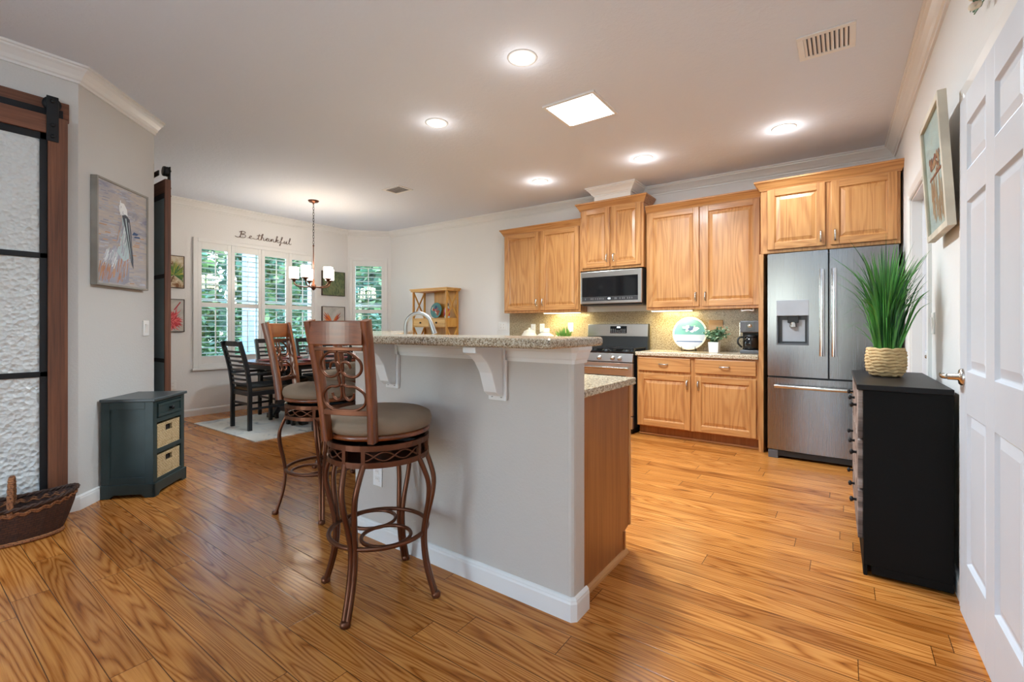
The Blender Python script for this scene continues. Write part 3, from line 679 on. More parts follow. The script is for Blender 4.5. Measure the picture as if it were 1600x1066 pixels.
# ------------------------------------------------------------------ range
t = thing('range', 'stainless steel gas range with black grates and back panel', 'stove', (-2.185, 4.68, 0))
hw = .376
MB().box(-hw, hw, .03, .52, .06, .855).box(-hw + .03, hw - .03, .06, .5, 0, .06).build('body', M['black'], t, .003)
MB().box(-hw, hw, .0, .53, .855, .875).build('cooktop', M['blackglass'], t, .004)
cp = MB(); cp.prism_yz([(-.02, .765), (.03, .765), (.03, .855), (.0, .855)], -hw, hw); cpo = cp.build('control_panel', M['steel'], t, .003)
for x in (-.26, -.18, .0, .155, .235):
    k = MB(); k.M = Matrix.Translation((x, -.012, .808)) @ Matrix.Rotation(PI / 2 + .2, 4, 'X'); k.lathe([(.026, 0), (.026, .006), (.021, .009), (.019, .032), (.0001, .034)], 20); k.build('knob', M['nickel'], cpo)
od = MB(); od.box(-hw, hw, -.015, .03, .20, .755, 0); odo = od.build('oven_door', M['steel'], t, .004)
MB().box(-hw + .07, hw - .07, -.017, -.014, .30, .62).build('oven_window', M['blackglass'], odo)
hb = MB(); hb.tube([(-hw + .03, -.055, .70), (hw - .03, -.055, .70)], .013, 12)
for x in (-hw + .05, hw - .05): hb.tube([(x, -.015, .70), (x, -.055, .70)], .010, 8)
hb.build('handle', M['nickel'], odo)
MB().box(-hw, hw, -.012, .03, .06, .19).build('storage_drawer', M['steel'], t, .004)
bg = MB(); bg.prism_yz([(.44, .875), (.52, .875), (.52, 1.175), (.47, 1.175), (.455, 1.02)], -hw, hw, 0); bgo = bg.build('back_panel', M['black'], t, .003)
MB().prism_yz([(.455, 1.03), (.47, 1.03), (.478, 1.172), (.462, 1.172)], -hw + .002, hw - .002).build('steel_face', M['steel'], bgo, .003)
MB().prism_yz([(.450, 1.065), (.46, 1.065), (.466, 1.15), (.457, 1.15)], -.08, .125).build('display_panel', M['blackglass'], bgo)
MB().prism_yz([(.4535, 1.128), (.458, 1.128), (.459, 1.143), (.4548, 1.143)], .005, .045).build('clock_display', M['display'], bgo)
bt = MB()
for i in range(8):
    for j in range(3):
        xx = -.07 + i * .024; zz = 1.075 + j * .017; yy = .449 + (zz - 1.065) * .08
        if not (j == 2 and 2 < i < 5): bt.box(xx, xx + .013, yy, yy + .002, zz, zz + .006)
bt.build('buttons', M['buttons'], bgo)
for gx in (-.24, 0, .24):
    g = MB(); x0, x1 = gx - .115, gx + .115; z0_ = .9
    for x in (x0, x1, gx): g.box(x - .007, x + .007, .06, .42, z0_, z0_ + .012)
    for y in (.06, .15, .24, .33, .413): g.box(x0 - .007, x1 + .007, y, y + .011, z0_ - .004, z0_ + .01)
    for x in (x0, x1):
        for y in (.063, .413): g.box(x - .007, x + .007, y - .003, y + .011, .875, z0_)
    g.build('grate', M['iron'], t, .002)
    b = MB()
    for y in (.15, .33): b.lathe([(.045, .875), (.045, .882), (.03, .886), (.03, .893), (.0001, .894)], 20, (gx, y + .005, 0))
    b.build('burner', M['black'], t)

# ------------------------------------------------------------------ microwave
t = thing('microwave', 'stainless steel over-the-range microwave with black glass door', 'microwave', (-2.175, 4.93, 1.395))
hw = .371
MB().box(-hw, hw, .015, .30, 0, .395).build('body', M['black'], t, .003)
d = MB(); d.box(-hw, hw, -.012, .015, .015, .39); do = d.build('door', M['steel'], t, .005)
MB().box(-hw + .022, hw - .04, -.015, -.011, .095, .325).build('window', M['blackglass'], do)
MB().box(-hw + .022, hw - .04, -.015, -.011, .045, .094).build('control_strip', M['panelgrey'], do)
MB().box(-.035, .02, -.0165, -.0145, .058, .086).build('screen', M['blackglass'], do)
MB().box(-.02, .008, -.0175, -.0160, .063, .080).build('clock_display', M['display'], do)
bt = MB()
for xx in (-.31, -.24, -.225, -.21, -.18, -.155, -.13, -.11, -.085, .06, .075, .12, .15, .17, .21, .235, .26): bt.box(xx, xx + .008, -.0165, -.0145, .062, .067).box(xx, xx + .008, -.0165, -.0145, .073, .078)
bt.build('buttons', M['buttons'], do)
MB().box(-hw + .01, hw - .01, .03, .28, -.006, .0).build('underside_filter', M['darkgrey'], t)

# ------------------------------------------------------------------ refrigerator
t = thing('refrigerator', 'stainless steel french-door refrigerator with ice dispenser', 'refrigerator', (-.107, 4.60, 0))
hw = .443
MB().box(-hw + .005, hw - .005, .055, .64, .03, 1.76).build('body', M['darkgrey'], t, .004)
def curved(mb, x0, x1, z0, z1, bow, n=8, mi=0, y0=0, y1=.05):
    pts = []
    for i in range(n + 1):
        x = x0 + (x1 - x0) * i / n; u = (x - (-hw)) / (2 * hw) * 2 - 1
        pts.append((x, y0 - bow * (1 - u * u)))
    m_ = len(pts)
    mb.add([(x, y, z0) for x, y in pts] + [(x, y, z1) for x, y in pts], [(i, i + 1, m_ + i + 1, m_ + i) for i in range(m_ - 1)], mi, True)
    poly = pts + [(x1, y1), (x0, y1)]; q = len(poly)
    mb.add([(x, y, z0) for x, y in poly] + [(x, y, z1) for x, y in poly], [tuple(range(q - 1, -1, -1)), tuple(range(q, 2 * q)), (m_ - 1, m_, q + m_, q + m_ - 1), (m_, m_ + 1, q + m_ + 1, q + m_), (m_ + 1, 0, q, q + m_ + 1)], mi)
BOW = .018
dl = MB(); DX0, DX1, DZ0, DZ1 = -.374, -.137, .985, 1.37
curved(dl, -hw, DX0, .715, 1.775, BOW, 3); curved(dl, DX1, -.006, .715, 1.775, BOW, 4); curved(dl, DX0, DX1, .715, DZ0, BOW, 4); curved(dl, DX0, DX1, DZ1, 1.775, BOW, 4)
dlo = dl.build('door', M['steelv'], t)
yr = -.014
MB().box(DX0, DX1, yr - .004, yr + .012, 1.235, DZ1).build('dispenser_panel', M['grey'], dlo, .004)
rc_ = MB(); rc_.box(DX0, DX1, .045, .05, DZ0, 1.235, 0).box(DX0, DX0 + .01, yr, .045, DZ0, 1.235, 0).box(DX1 - .01, DX1, yr, .045, DZ0, 1.235, 0).box(DX0, DX1, yr - .004, .045, DZ0, DZ0 + .012, 0)
rc_.box(DX0 + .04, DX1 - .03, .032, .045, DZ0 + .03, 1.2, 1); rc_.build('dispenser_recess', [M['darkgrey'], M['grey']], dlo)
nz = MB(); nz.box(-.292, -.212, .0, .045, 1.175, 1.235, 0); nz.lathe([(.028, 1.14), (.022, 1.18)], 14, (-.252, .02, 0), 1); nz.build('dispenser_nozzle', [M['black'], M['nickel']], dlo, .003)
drr = MB(); curved(drr, .006, hw, .715, 1.775, BOW, 8); dro = drr.build('door', M['steelv'], t)
fz = MB(); curved(fz, -hw, hw, .075, .70, BOW, 12); fzo = fz.build('freezer_drawer', M['steelv'], t)
for par, x in ((dlo, -.046), (dro, .036)):
    h = MB(); h.sweep([(x, -.062, .90), (x, -.066, 1.1), (x, -.068, 1.26), (x, -.066, 1.42), (x, -.062, 1.615)], [(-.017, -.012), (-.011, -.016), (.011, -.016), (.017, -.012), (.017, .008), (-.017, .008)], False, 0, (0, 1, 0))
    for z in (.93, 1.585): h.box(x - .012, x + .012, -.06, -.012, z - .02, z + .02)
    h.build('handle', M['chrome'], par, .003)
h = MB(); h.sweep([(-.385 + .77 * i / 10, -.055 - BOW * (1 - ((i - 5) / 5) ** 2), .632) for i in range(11)], [(-.014, -.014), (.006, -.017), (.014, -.008), (.014, .008), (.006, .014), (-.014, .012)], False, 0, (0, 0, 1))
for x in (-.37, .37): h.box(x - .015, x + .015, -.055, -.0, .62, .645)
h.build('handle', M['nickel'], fzo, .003)
g = MB(); g.box(-hw + .01, hw - .01, .01, .06, .02, .068, 0).box(-hw + .005, -hw + .08, -.005, .06, .0, .068, 1).box(hw - .08, hw - .005, -.005, .06, 0, .068, 1); g.build('base_grille', [M['black'], M['darkgrey']], t, .003)

# ------------------------------------------------------------------ peninsula with raised bar
BA = Vector((-2.236, 1.585)); DV = Vector((-.70711, .70711)); LANG = 2.55
BE = BA + DV * LANG; TH = .11
def offl(o):     # bar wall line offset o metres towards the kitchen: far end, bend, near end
    n1 = Vector((0, 1)); n2 = Vector((.70711, .70711)); mit = (n1 + n2) / (1 + n1.dot(n2))
    return BE + n2 * o, BA + mit * o
e0, b0 = offl(0); e1, b1 = offl(TH)
XE = -.852
mb = MB(); mb.prism([tuple(e0), tuple(b0), (XE, 1.585), (XE, 1.585 + TH), tuple(b1), tuple(e1)], 0, 1.062); struct(mb.build('wall_peninsula', M['wall_dim'], None, .022, 3))
struct(path_mold(MB(), [tuple(e0), tuple(b0), (XE - .01, 1.585), (XE, 1.595), (XE, 1.585 + TH)], BASE).build('baseboard_peninsula', M['trim']))
capp = [(0, .995), (.003, .995), (.006, 1.01), (.01, 1.015), (.018, 1.04), (.026, 1.05), (.026, 1.062), (0, 1.062)]
struct(path_mold(MB(), [tuple(e0), tuple(b0), (XE - .006, 1.585), (XE, 1.591), (XE, 1.585 + TH)], capp).build('trim_peninsula', M['trim']))
e2, b2 = offl(-.235); e3, b3 = offl(TH + .085)
bt = MB(); bt.prism([tuple(e2), tuple(b2), (-.815, 1.35), (-.815, 1.78), tuple(b3), tuple(e3)], 1.062, 1.099)
tag(bt.build('bar_countertop', M['granite'], None, .012, 3), 'raised speckled granite bar top on the half wall', 'countertop')
for x, lab in ((-1.212, 'white scrolled corbel under the bar top nearer the bar end'), (-1.90, 'white scrolled corbel under the bar top behind the front bar stool')):
    t = thing('corbel', lab, 'corbel', (x, 1.585, 0), 0, 'white bar corbels')
    MB().box(-.047, .047, -.018, -.001, .825, 1.0).box(-.047, .047, -.027, -.018, 1.0, 1.06).build('back_plate', M['trim'], t, .003)
    pl = [(-.018, 1.06), (-.018, .845), (-.045, .848), (-.066, .866), (-.080, .905), (-.096, .95), (-.128, .995), (-.165, 1.026), (-.2, 1.036), (-.2, 1.06)]
    MB().prism_yz(pl, -.034, .034).build('bracket', M['trim'], t, .004)
    sc = MB()
    for z in (.838,):
        for x_ in (-.025, .025): sc.lathe([(.004, 0), (.004, .002)], 8, (x_, -.02, z))
    sc.build('screw', M['slot'], t)
# lower counter and cabinet on the kitchen side
e4, b4 = offl(TH); e5, b5 = offl(TH + .60)
lc = MB(); lc.prism([tuple(e4), tuple(b4), (-.862, 1.585 + TH), (-.862, 2.275), (b5.x, 2.275), tuple(e5)], .848, .883)
tag(lc.build('countertop', M['granitel'], None, .006), 'lower beige granite worktop behind the raised bar', 'countertop')
t = thing('base_cabinet', 'oak peninsula base cabinet with plain end panel under the lower worktop', 'cabinet', (-.903, 1.70, 0))
e6, b6 = offl(TH + .555)
def rel(p): return (p.x + .903, p.y - 1.70)
cb = MB(); cb.prism([rel(e4 + Vector((.004, .004))), rel(b4 + Vector((.002, .004))), (-.018, .0), (-.018, .55), rel(Vector((b6.x, 2.25))), rel(e6)], .11, .848); cb.build('body', M['oakv'], t)
ek = MB(); ek.prism([rel(e4 + Vector((.004, .004))), rel(b4 + Vector((.002, .004))), (-.018, .0), (-.018, .48), rel(Vector((b6.x, 2.18))), rel(e6 - Vector((.05, .05)))], 0, .11); ek.build('toe_kick', M['oakpanel'], t)
MB().prism_yz([(.0, 0), (.51, 0), (.51, .105), (.575, .12), (.575, .848), (.0, .848)], -.018, 0).build('end_panel', M['oakpanel'], t, .001)
MB().box(-.05, .006, .575, .594, .12, .848).build('face_frame', M['oakv'], t, .003)
MB().box(-.01, .008, .505, .518, .022, .112).build('toe_edge', M['oakpanel'], t)
MB().prism_xz([(0, 0), (.02, 0), (.019, .009), (.014, .017), (.007, .021), (0, .022)], .0, .53).build('shoe_moulding', M['oaky'], t)
for i in range(2):
    cab = MB(); x0 = -.08 - i * .58; cab.box(x0 - .53, x0, .551, .571, .13, .83); cab.build('door', M['oakv'], t, .004)
# faucet
t = thing('faucet', 'brushed nickel gooseneck pull-down faucet behind the bar top', 'faucet', (-2.27, 1.985, .883), R(28))
MB().lathe([(.028, 0), (.028, .006), (.018, .014), (.014, .05), (.0001, .05)], 20).build('base', M['brushed'], t)
MB().tube([(0, 0, .04)] + [(0, 0, .26)] + [(.085 - .085 * math.cos(R(a)), 0, .26 + .085 * math.sin(R(a))) for a in range(15, 160, 12)], .0115, 12).build('spout', M['brushed'], t)
aa = R(160); px_, pz_ = .085 - .085 * math.cos(aa), .26 + .085 * math.sin(aa)
mb = MB(); mb.tube([(px_ - .002, 0, pz_ + .004), (px_ + .012, 0, pz_ - .035), (px_ + .026, 0, pz_ - .075)], .013, 12, scale=[.95, 1.15, 1.35]); mb.build('spray_head', M['brushed'], t)
MB().tube([(0, -.014, .04), (0, -.05, .055), (0, -.085, .075)], .006, 8).build('lever', M['brushed'], t)

# ------------------------------------------------------------------ bar stools
ST = thing('bar_stool', 'front bar stool with scrollwork back and taupe round seat, nearest the camera', 'bar stool', (-1.64, 1.286, 0), R(21.4), 'bar stools around the peninsula')
LEGA = R(-66.5 - 21.4)            # direction of the first leg in the stool's own frame
zr = lambda pts: pts
base_parts = []
for k in range(4):
    mb = MB()
    for sd in (-1, 1):
        P = []
        for r_, z_, off in ((.200, .598, .040), (.222, .55, .036), (.240, .49, .030), (.236, .42, .022), (.219, .34, .014), (.208, .27, .0095), (.210, .20, .0085), (.224, .12, .0085), (.252, .03, .008), (.262, .0, .008)):
            P.append((r_, sd * off, z_))
        mb.sweep(smooth(P, 4), [(-.007, -.009), (.007, -.009), (.009, 0), (.007, .009), (-.007, .009), (-.009, 0)], False, 0, (0, 1, 0))
    mb.lathe([(.014, .0), (.019, .004), (.019, .018), (.013, .024)], 12, (.262, 0, 0))
    base_parts.append(mb.build('leg', M['bronze'], ST, rz=LEGA + k * PI / 2))
def ring(r, z, n=40, sy=1): return [(r * math.cos(2 * PI * i / n), r * math.sin(2 * PI * i / n) * sy, z) for i in range(n)]
flat = [(-.012, -.005), (.012, -.005), (.012, .005), (-.012, .005)]
def flatring(mb, r, z, h, w): return mb.lathe([(r - w, z - h), (r, z - h), (r, z + h), (r - w, z + h), (r - w, z - h)], 44, smooth=False)
rg = MB(); flatring(rg, .212, .598, .011, .014); flatring(rg, .212, .664, .011, .014)
for k in range(4):
    for da in (-.2, .2):
        a = k * PI / 2 + da; c, s_ = math.cos(a) * .205, math.sin(a) * .205
        rg.bar((c, s_, .60), (c, s_, .66), .016, .012, 0, (math.cos(a), math.sin(a), 0))
    a0 = k * PI / 2 + .2; a1 = (k + 1) * PI / 2 - .2
    for ph in (0, PI):
        pts = []
        for i in range(25):
            u = i / 24; a = a0 + (a1 - a0) * u; z_ = .631 + .017 * math.cos(u * 2 * PI * 1.5 + ph)
            pts.append((.205 * math.cos(a), .205 * math.sin(a), z_))
        rg.tube(pts, .0035, 6)
base_parts.append(rg.build('apron_rings', M['bronze'], ST, rz=LEGA))
fr = MB(); fr.tube(ring(.205, .27, 44), .0095, 8, True)
for sd in (-1, 1):
    fr.tube([(sd * .098 + .1 * math.cos(2 * PI * i / 32), .1 * math.sin(2 * PI * i / 32), .27) for i in range(32)], .008, 8, True)
base_parts.append(fr.build('footrest_ring', M['bronze'], ST, rz=LEGA + R(45)))
MB().box(-.09, .09, -.09, .09, .676, .692).lathe([(.05, .655), (.05, .68)], 20).box(-.2, .2, -.012, .012, .655, .668).box(-.012, .012, -.2, .2, .655, .668).build('swivel_plate', M['iron'], ST)
MB().lathe([(.19, .692), (.214, .694), (.218, .703), (.214, .713), (.19, .715)], 48).build('seat_rim', M['stoolwoodx'], ST)
MB().lathe([(.205, .712), (.221, .722), (.225, .745), (.217, .768), (.19, .781), (.13, .788), (.0001, .791)], 48).build('seat', M['fabric'], ST)
# backrest: two splayed posts, curved top rail, lower rail and iron scrolls (local -y is the back)
def backpt(u, z):                  # u across, z height
    k = (z - .69) / .47
    return Vector((u, -.223 - .085 * k * (.55 + .45 * k) - .012 * (1 - (u / .115) ** 2), z))
bk_ = MB(); BR = MB()
for sd in (-1, 1):
    P = [backpt(sd * (.100 + .020 * (z - .69) / .47), z) + Vector((0, .010, 0)) for z in (.695, .76, .85, .95, 1.05, 1.165)]
    MB().sweep(smooth(P, 4), [(-.013, -.02), (.013, -.02), (.014, 0), (.013, .02), (-.013, .02), (-.014, 0)], False, 0, (0, 1, 0)).build('back_post', M['stoolwood'], ST, .003)
tr = MB(); n = 14; pts = [backpt(-.108 + .216 * i / n, 1.118) for i in range(n + 1)]
tr.sweep(pts, [(-.012, -.045), (.012, -.045), (.012, .045), (-.012, .045)], False, 0, (0, 0, 1), False)
MB.build(tr, 'top_rail', M['stoolwoodx'], ST, .004)
for z_, h_ in ((.812, .010), (1.058, .007)):
    lr = MB(); lr.sweep([backpt(-.10 + .2 * i / 12, z_) for i in range(13)], [(-.008, -h_), (.008, -h_), (.008, h_), (-.008, h_)], False, 0, (0, 0, 1), False)
    lr.build('back_rail', M['bronze'], ST, .002)
def scroll(pts): 
    S = smooth([(a, b, 0) for a, b in pts], 7); return [backpt(p.x, p.y) for p in S]
for sd in (-1, 1):
    s1 = MB()
    up_ = [(.004, 1.048), (.045, 1.044), (.083, 1.012), (.084, .975), (.058, .952), (.020, .958), (.004, .985), (.016, 1.008), (.036, 1.004), (.044, .984)]
    s1.tube(scroll([(sd * a, b) for a, b in up_]), .0058, 8, scale=[1] * 60 + [.9, .85, .8, .75])
    s1.build('back_scroll', M['bronze'], ST)
    s2 = MB()
    lo_ = [(.010, .955), (.008, .925), (.024, .915), (.055, .912), (.088, .885), (.086, .848), (.052, .824), (.0, .822)]
    s2.tube(scroll([(sd * a, b) for a, b in lo_]), .0058, 8)
    s2.tube(scroll([(sd * a, b) for a, b in [(.006, .915), (.006, .88), (.022, .862), (.042, .872), (.046, .89)]]), .0052, 8)
    s2.build('back_scroll', M['bronze'], ST)
s3 = MB(); s3.tube(scroll([(.012 * math.cos(R(a)), .945 + .026 * math.sin(R(a))) for a in range(0, 361, 40)]), .005, 8); s3.tube(scroll([(-.012, 1.05), (-.014, 1.0), (-.008, .965)]), .005, 8); s3.tube(scroll([(.012, 1.05), (.014, 1.0), (.008, .965)]), .005, 8); s3.build('back_scroll', M['bronze'], ST)
def stool(s, dist, back, legs, label):
    p = BA + DV * s - Vector((.70711, .70711)) * dist
    r = dup(ST, (p.x, p.y, 0), R(back + 90), label)
    for c in r.children:
        nm = c.name.split('.')[0]
        if nm in ('leg', 'apron_rings', 'footrest_ring'): c.rotation_euler.z += R(legs - back) - R(-66.5 + 68.6)
    return r
stool(.356, .26, -148, -122, 'second bar stool, just left of and behind the front bar stool')
stool(1.30, .27, -135, -118, 'third bar stool, mostly hidden behind the second bar stool')
stool(2.10, .27, -135, -125, 'farthest bar stool, barely visible through the front stool back')

# ------------------------------------------------------------------ left: barn doors, painting, green cabinet, basket
def barn_door(name, label, org, a, x0, x1, zt, hang, back=False):
    t = thing(name, label, 'barn door', (org[0], org[1], 0), a)
    th = .042; st = .02 if back else .085; fr_ = .012 if back else .033
    z0 = .015
    f = MB(); f.box(x0, x0 + st, -th, 0, z0, zt, 0).box(x1 - st, x1, -th, 0, z0, zt, 0); fo = f.build('stile', M['barnwood'], t, .003)
    r_ = MB(); r_.box(x0 + st, x1 - st, -th, 0, zt - .105, zt).box(x0 + st, x1 - st, -th, 0, z0, z0 + .14); r_.build('rail', M['barnwoody'], t, .003)
    A, B, C0, C1 = x0 + st, x1 - st, z0 + .14, zt - .105
    k = MB(); k.box(A, A + fr_, -.03, -.005, C0, C1).box(B - fr_, B, -.03, -.005, C0, C1).box(A, B, -.03, -.005, C1 - .04, C1).box(A, B, -.03, -.005, C0, C0 + .035)
    for zz in (.865, 1.555): k.box(A, B, -.03, -.005, zz - .016, zz + .016)
    k.build('glazing_bar', M['iron'], t, .002)
    MB().box(A, B, -.021, -.013, C0, C1).build('glass', M['tealglass'] if back else M['pebble'], t)
    for x in hang:
        h = MB(); h.box(x - .026, x + .026, -th - .008, -th, zt - .15, zt + .115); ho = h.build('hanger_strap', M['iron'], t, .003)
        w = MB(); w.M = Matrix.Translation((x, -th + .028, zt + .075)) @ Matrix.Rotation(PI / 2, 4, 'X'); w.lathe([(.012, -.01), (.038, -.01), (.041, .0), (.038, .01), (.041, .02), (.012, .02)], 24); w.build('roller', M['iron'], ho)
        for zz in (zt - .12, zt - .055, zt + .085):
            b = MB(); b.M = Matrix.Translation((x, -th - .008, zz)) @ Matrix.Rotation(PI / 2, 4, 'X'); b.lathe([(.011, 0), (.011, .006), (.006, .01), (.0001, .01)], 10); b.build('bolt', M['iron'], ho)
    return t
# root at the wall line; local x runs along +y, -y is out into the room
bdz = 2.375
barn_door('barn_door', 'brown wooden barn door with pebbled glass at the left edge', (-3.805, 0), R(90), -.26, .679, bdz, (-.15, .612))
t = thing('barn_door_track', 'black flat sliding track on a wooden header above the left barn door', 'track', (-3.87, 0, 0), R(90))
MB().box(-1.3, .70, -.022, -.001, 2.385, 2.50).build('header_board', M['barnwoody'], t, .003)
MB().box(-1.3, .668, -.046, -.038, 2.392, 2.432).box(.640, .668, -.05, -.022, 2.392, 2.44).build('rail', M['iron'], t, .002)
barn_door('barn_door', 'second barn door seen edge-on past the corner beside the pelican painting', (-4.44, 1.372), PI, -.001, .88, 2.335, (.055,), True)
t = thing('barn_door_track', 'black sliding track of the edge-on second barn door', 'track', (-4.46, 1.294, 0), PI)
MB().box(.0, 1.8, -.012, -.001, 2.36, 2.44).build('header_board', M['barnwoody'], t); MB().box(.01, 1.8, -.05, -.042, 2.36, 2.40).box(.3, .32, -.042, -.012, 2.37, 2.39).build('rail', M['iron'], t)

# pelican painting on the 45 degree wall: local x along the wall away from the camera
pp = P45 + D45 * .365
t = thing('painting', 'framed pelican painting on the grey wall above the green cabinet', 'painting', (pp.x, pp.y, 1.415), R(135))
w, h = .535, .71; hx = w / 2
f = MB(); f.box(-hx, -hx + .014, -.042, -.002, 0, h).box(hx - .014, hx, -.042, -.002, 0, h).box(-hx + .014, hx - .014, -.042, -.002, 0, .014).box(-hx + .014, hx - .014, -.042, -.002, h - .014, h)
f.build('frame', M['frame_grey'], t, .002)
c = MB(); c.box(-hx + .014, hx - .014, -.034, -.006, .014, h - .014, 0)
yy = [-.0345]
def dab(poly, mi, layer):
    y_ = -.0342 - layer * .0003
    c.add([(x * w - hx, y_, z * h) for x, z in poly], [tuple(range(len(poly)))], mi)
rr = random.Random(5)
for i in range(170):                                   # loose horizontal strokes of water
    x_ = rr.uniform(.0, .84); z_ = rr.uniform(.02, .96); L = rr.uniform(.06, .16); k = rr.choice((4, 4, 8, 8, 6)) if z_ < .62 else rr.choice((4, 8, 8))
    dab([(x_, z_), (x_ + L, z_ + .004), (x_ + L, z_ + .014), (x_ + .01, z_ + .011)], k, .1 + i * .002)
def feather(n, xs, zs, Ls, mats, ly, lean=.03):
    for i in range(n):
        x_ = rr.uniform(*xs); z_ = rr.uniform(*zs); L = rr.uniform(*Ls); wd = rr.uniform(.012, .026)
        dab([(x_, z_), (x_ + wd, z_ + .01), (x_ + wd + lean, z_ + L), (x_ + wd * .4 + lean, z_ + L)], rr.choice(mats), ly + i * .01)
dab([(.03, .04), (.06, .18), (.2, .30), (.32, .40), (.42, .36), (.52, .34), (.61, .24), (.60, .06), (.5, .03)], 4, 1)
feather(60, (.03, .50), (.03, .15), (.06, .14), (5, 6, 5, 4), 1.2)
feather(34, (.40, .56), (.06, .24), (.08, .16), (5, 4, 8, 6), 2)
feather(46, (.10, .34), (.16, .28), (.06, .13), (1, 1, 4, 8, 2), 2.2, .05)
dab([(.36, .34), (.44, .46), (.47, .58), (.46, .68), (.52, .72), (.55, .66), (.57, .52), (.60, .40), (.60, .30), (.50, .26)], 2, 3)
feather(30, (.40, .54), (.28, .56), (.06, .12), (2, 2, 1, 4), 3.2, .02)
dab([(.41, .74), (.40, .79), (.44, .83), (.50, .83), (.56, .78), (.57, .72), (.53, .69), (.46, .70)], 1, 4)
dab([(.46, .71), (.54, .725), (.61, .69), (.645, .56), (.66, .42), (.685, .30), (.69, .2), (.64, .27), (.585, .42), (.535, .56)], 3, 5)
dab([(.52, .69), (.545, .69), (.61, .45), (.655, .27), (.615, .38), (.56, .55)], 2, 5.4)
dab([(.585, .66), (.60, .66), (.635, .5), (.665, .32), (.645, .42), (.61, .55)], 8, 5.5)
feather(16, (.40, .54), (.70, .80), (.03, .06), (1, 1, 8), 4.2, .0)
feather(14, (.36, .44), (.36, .56), (.06, .12), (8, 4, 6), 3.1, .03)
dab([(.50, .715), (.515, .73), (.53, .715), (.515, .70)], 3, 5.6)
dab([(.66, .545), (.76, .55), (.80, .57), (.70, .58)], 7, 2); dab([(.70, .52), (.84, .53), (.82, .545), (.72, .54)], 7, 2)
c.build('canvas', [M['cv_pel'], M['p_white'], M['p_ltblue'], M['p_slate'], M['p_violet'], M['p_orange'], M['p_tan'], M['p_navy'], M['p_grey']], t)

# light switch, outlets
def wallplate(name, label, loc, rz, kind, gang=1, group=None, mat=None):
    t = thing(name, label, 'switch' if kind == 's' else 'outlet', loc, rz, group)
    w = .036 * gang + .0
    MB().box(-w, w, -.007, -.0005, -.058, .058).build('cover_plate', mat or M['plastic'], t, .003)
    for g_ in range(gang):
        x = (g_ - (gang - 1) / 2) * .046
        if kind == 's': MB().prism_yz([(-.007, -.032), (-.007, .032), (-.013, .032), (-.009, -.032)], x - .016, x + .016).build('rocker', M['white'], t, .001)
        else:
            for z in (-.02, .02):
                o_ = MB(); o_.box(x - .016, x + .016, -.009, -.006, z - .013, z + .013, 0).box(x - .007, x - .005, -.0095, -.0088, z - .002, z + .008, 1).box(x + .005, x + .007, -.0095, -.0088, z - .002, z + .008, 1); o_.build('socket', [mat or M['white'], M['slot']], t, .001)
sw = P45 + D45 * .668
wallplate('light_switch', 'white light switch below the pelican painting', (sw.x, sw.y, 1.13), R(135), 's')
wallplate('wall_outlet', 'white outlet low on the dining wall beside the green cabinet', (XL, 2.165, .42), R(90), 'o')
wallplate('wall_outlet', 'white outlet on the half wall behind the front bar stool', (-2.03, 1.585, .345), 0, 'o')
wallplate('wall_outlet', 'white double outlet on the wall left of the backsplash', (-3.92, yb(-3.92), 1.15), BWA, 'o', 2)
wallplate('wall_outlet', 'white outlet on the backsplash above the stacked dish', (-3.262, yb(-3.26) - .016, 1.125), BWA, 'o')
wallplate('wall_outlet', 'white outlet on the backsplash above the grass tuft', (-2.84, yb(-2.84) - .016, 1.135), BWA, 'o')
wallplate('wall_outlet', 'tan outlet plate on the backsplash above the eucalyptus plant', (-1.115, yb(-1.115) - .016, 1.155), BWA, 'o', 2, None, M['splashplate'])
wallplate('light_switch', 'white switch on the right wall beside the far door', rw(-.755, 0, 1.16), RWA, 's')
wallplate('wall_outlet', 'cream outlet on the backsplash behind the stacked jars', (-3.40, yb(-3.4) - .016, 1.12), BWA, 'o')

# green cabinet
F0 = Vector((-3.752, 1.096)); gc_ = F0 + D45 * .195
t = thing('side_cabinet', 'dark green storage cabinet with drawer and two wicker baskets', 'cabinet', (gc_.x, gc_.y, 0), R(135))
hw, dp, H = .195, .315, .66
b = MB(); b.box(-hw + .012, -hw + .032, .012, dp, .06, H - .02).box(hw - .032, hw - .012, .012, dp, .06, H - .02).box(-hw + .032, hw - .032, dp - .012, dp, .06, H - .02)
for z in (.085, .295, .505): b.box(-hw + .032, hw - .032, .014, dp - .012, z - .015, z)
b.build('carcass', M['green'], t, .002)
b = MB()
for x in (-hw + .006, hw - .046): b.box(x, x + .04, .004, .03, .09, H - .02)
for z0_, z1_ in ((.09, .112), (.278, .31), (.488, .52), (.62, H - .02)): b.box(-hw + .046, hw - .046, .004, .03, z0_, z1_)
b.build('face_frame', M['green'], t, .002)
b = MB()
for x in (-hw + .004, hw - .012): b.box(x, x + .008, .004, .055, .09, H - .02).box(x, x + .008, dp - .05, dp, .09, H - .02).box(x, x + .008, .055, dp - .05, .09, .135).box(x, x + .008, .055, dp - .05, H - .07, H - .02)
b.build('side_frame', M['green'], t, .002)
MB().box(-hw - .008, hw + .008, -.012, dp + .004, H - .02, H).build('top', M['greentop'], t, .004)
pl = MB(); arch = [(-hw - .004, 0), (-hw + .05, 0)] + [(-hw + .05 + .012 * (1 - math.cos(R(a))) * 2, .024 * math.sin(R(a))) for a in (30, 60, 90)] + [(hw - .05 - .012 * (1 - math.cos(R(a))) * 2, .024 * math.sin(R(a))) for a in (90, 60, 30)] + [(hw - .05, 0), (hw + .004, 0), (hw + .004, .09), (-hw - .004, .09)]
pl.prism_xz(arch, -.008, .012)
sa = [(-.008, 0), (.05, 0), (.075, .022), (dp - .075, .022), (dp - .05, 0), (dp, 0), (dp, .09), (-.008, .09)]
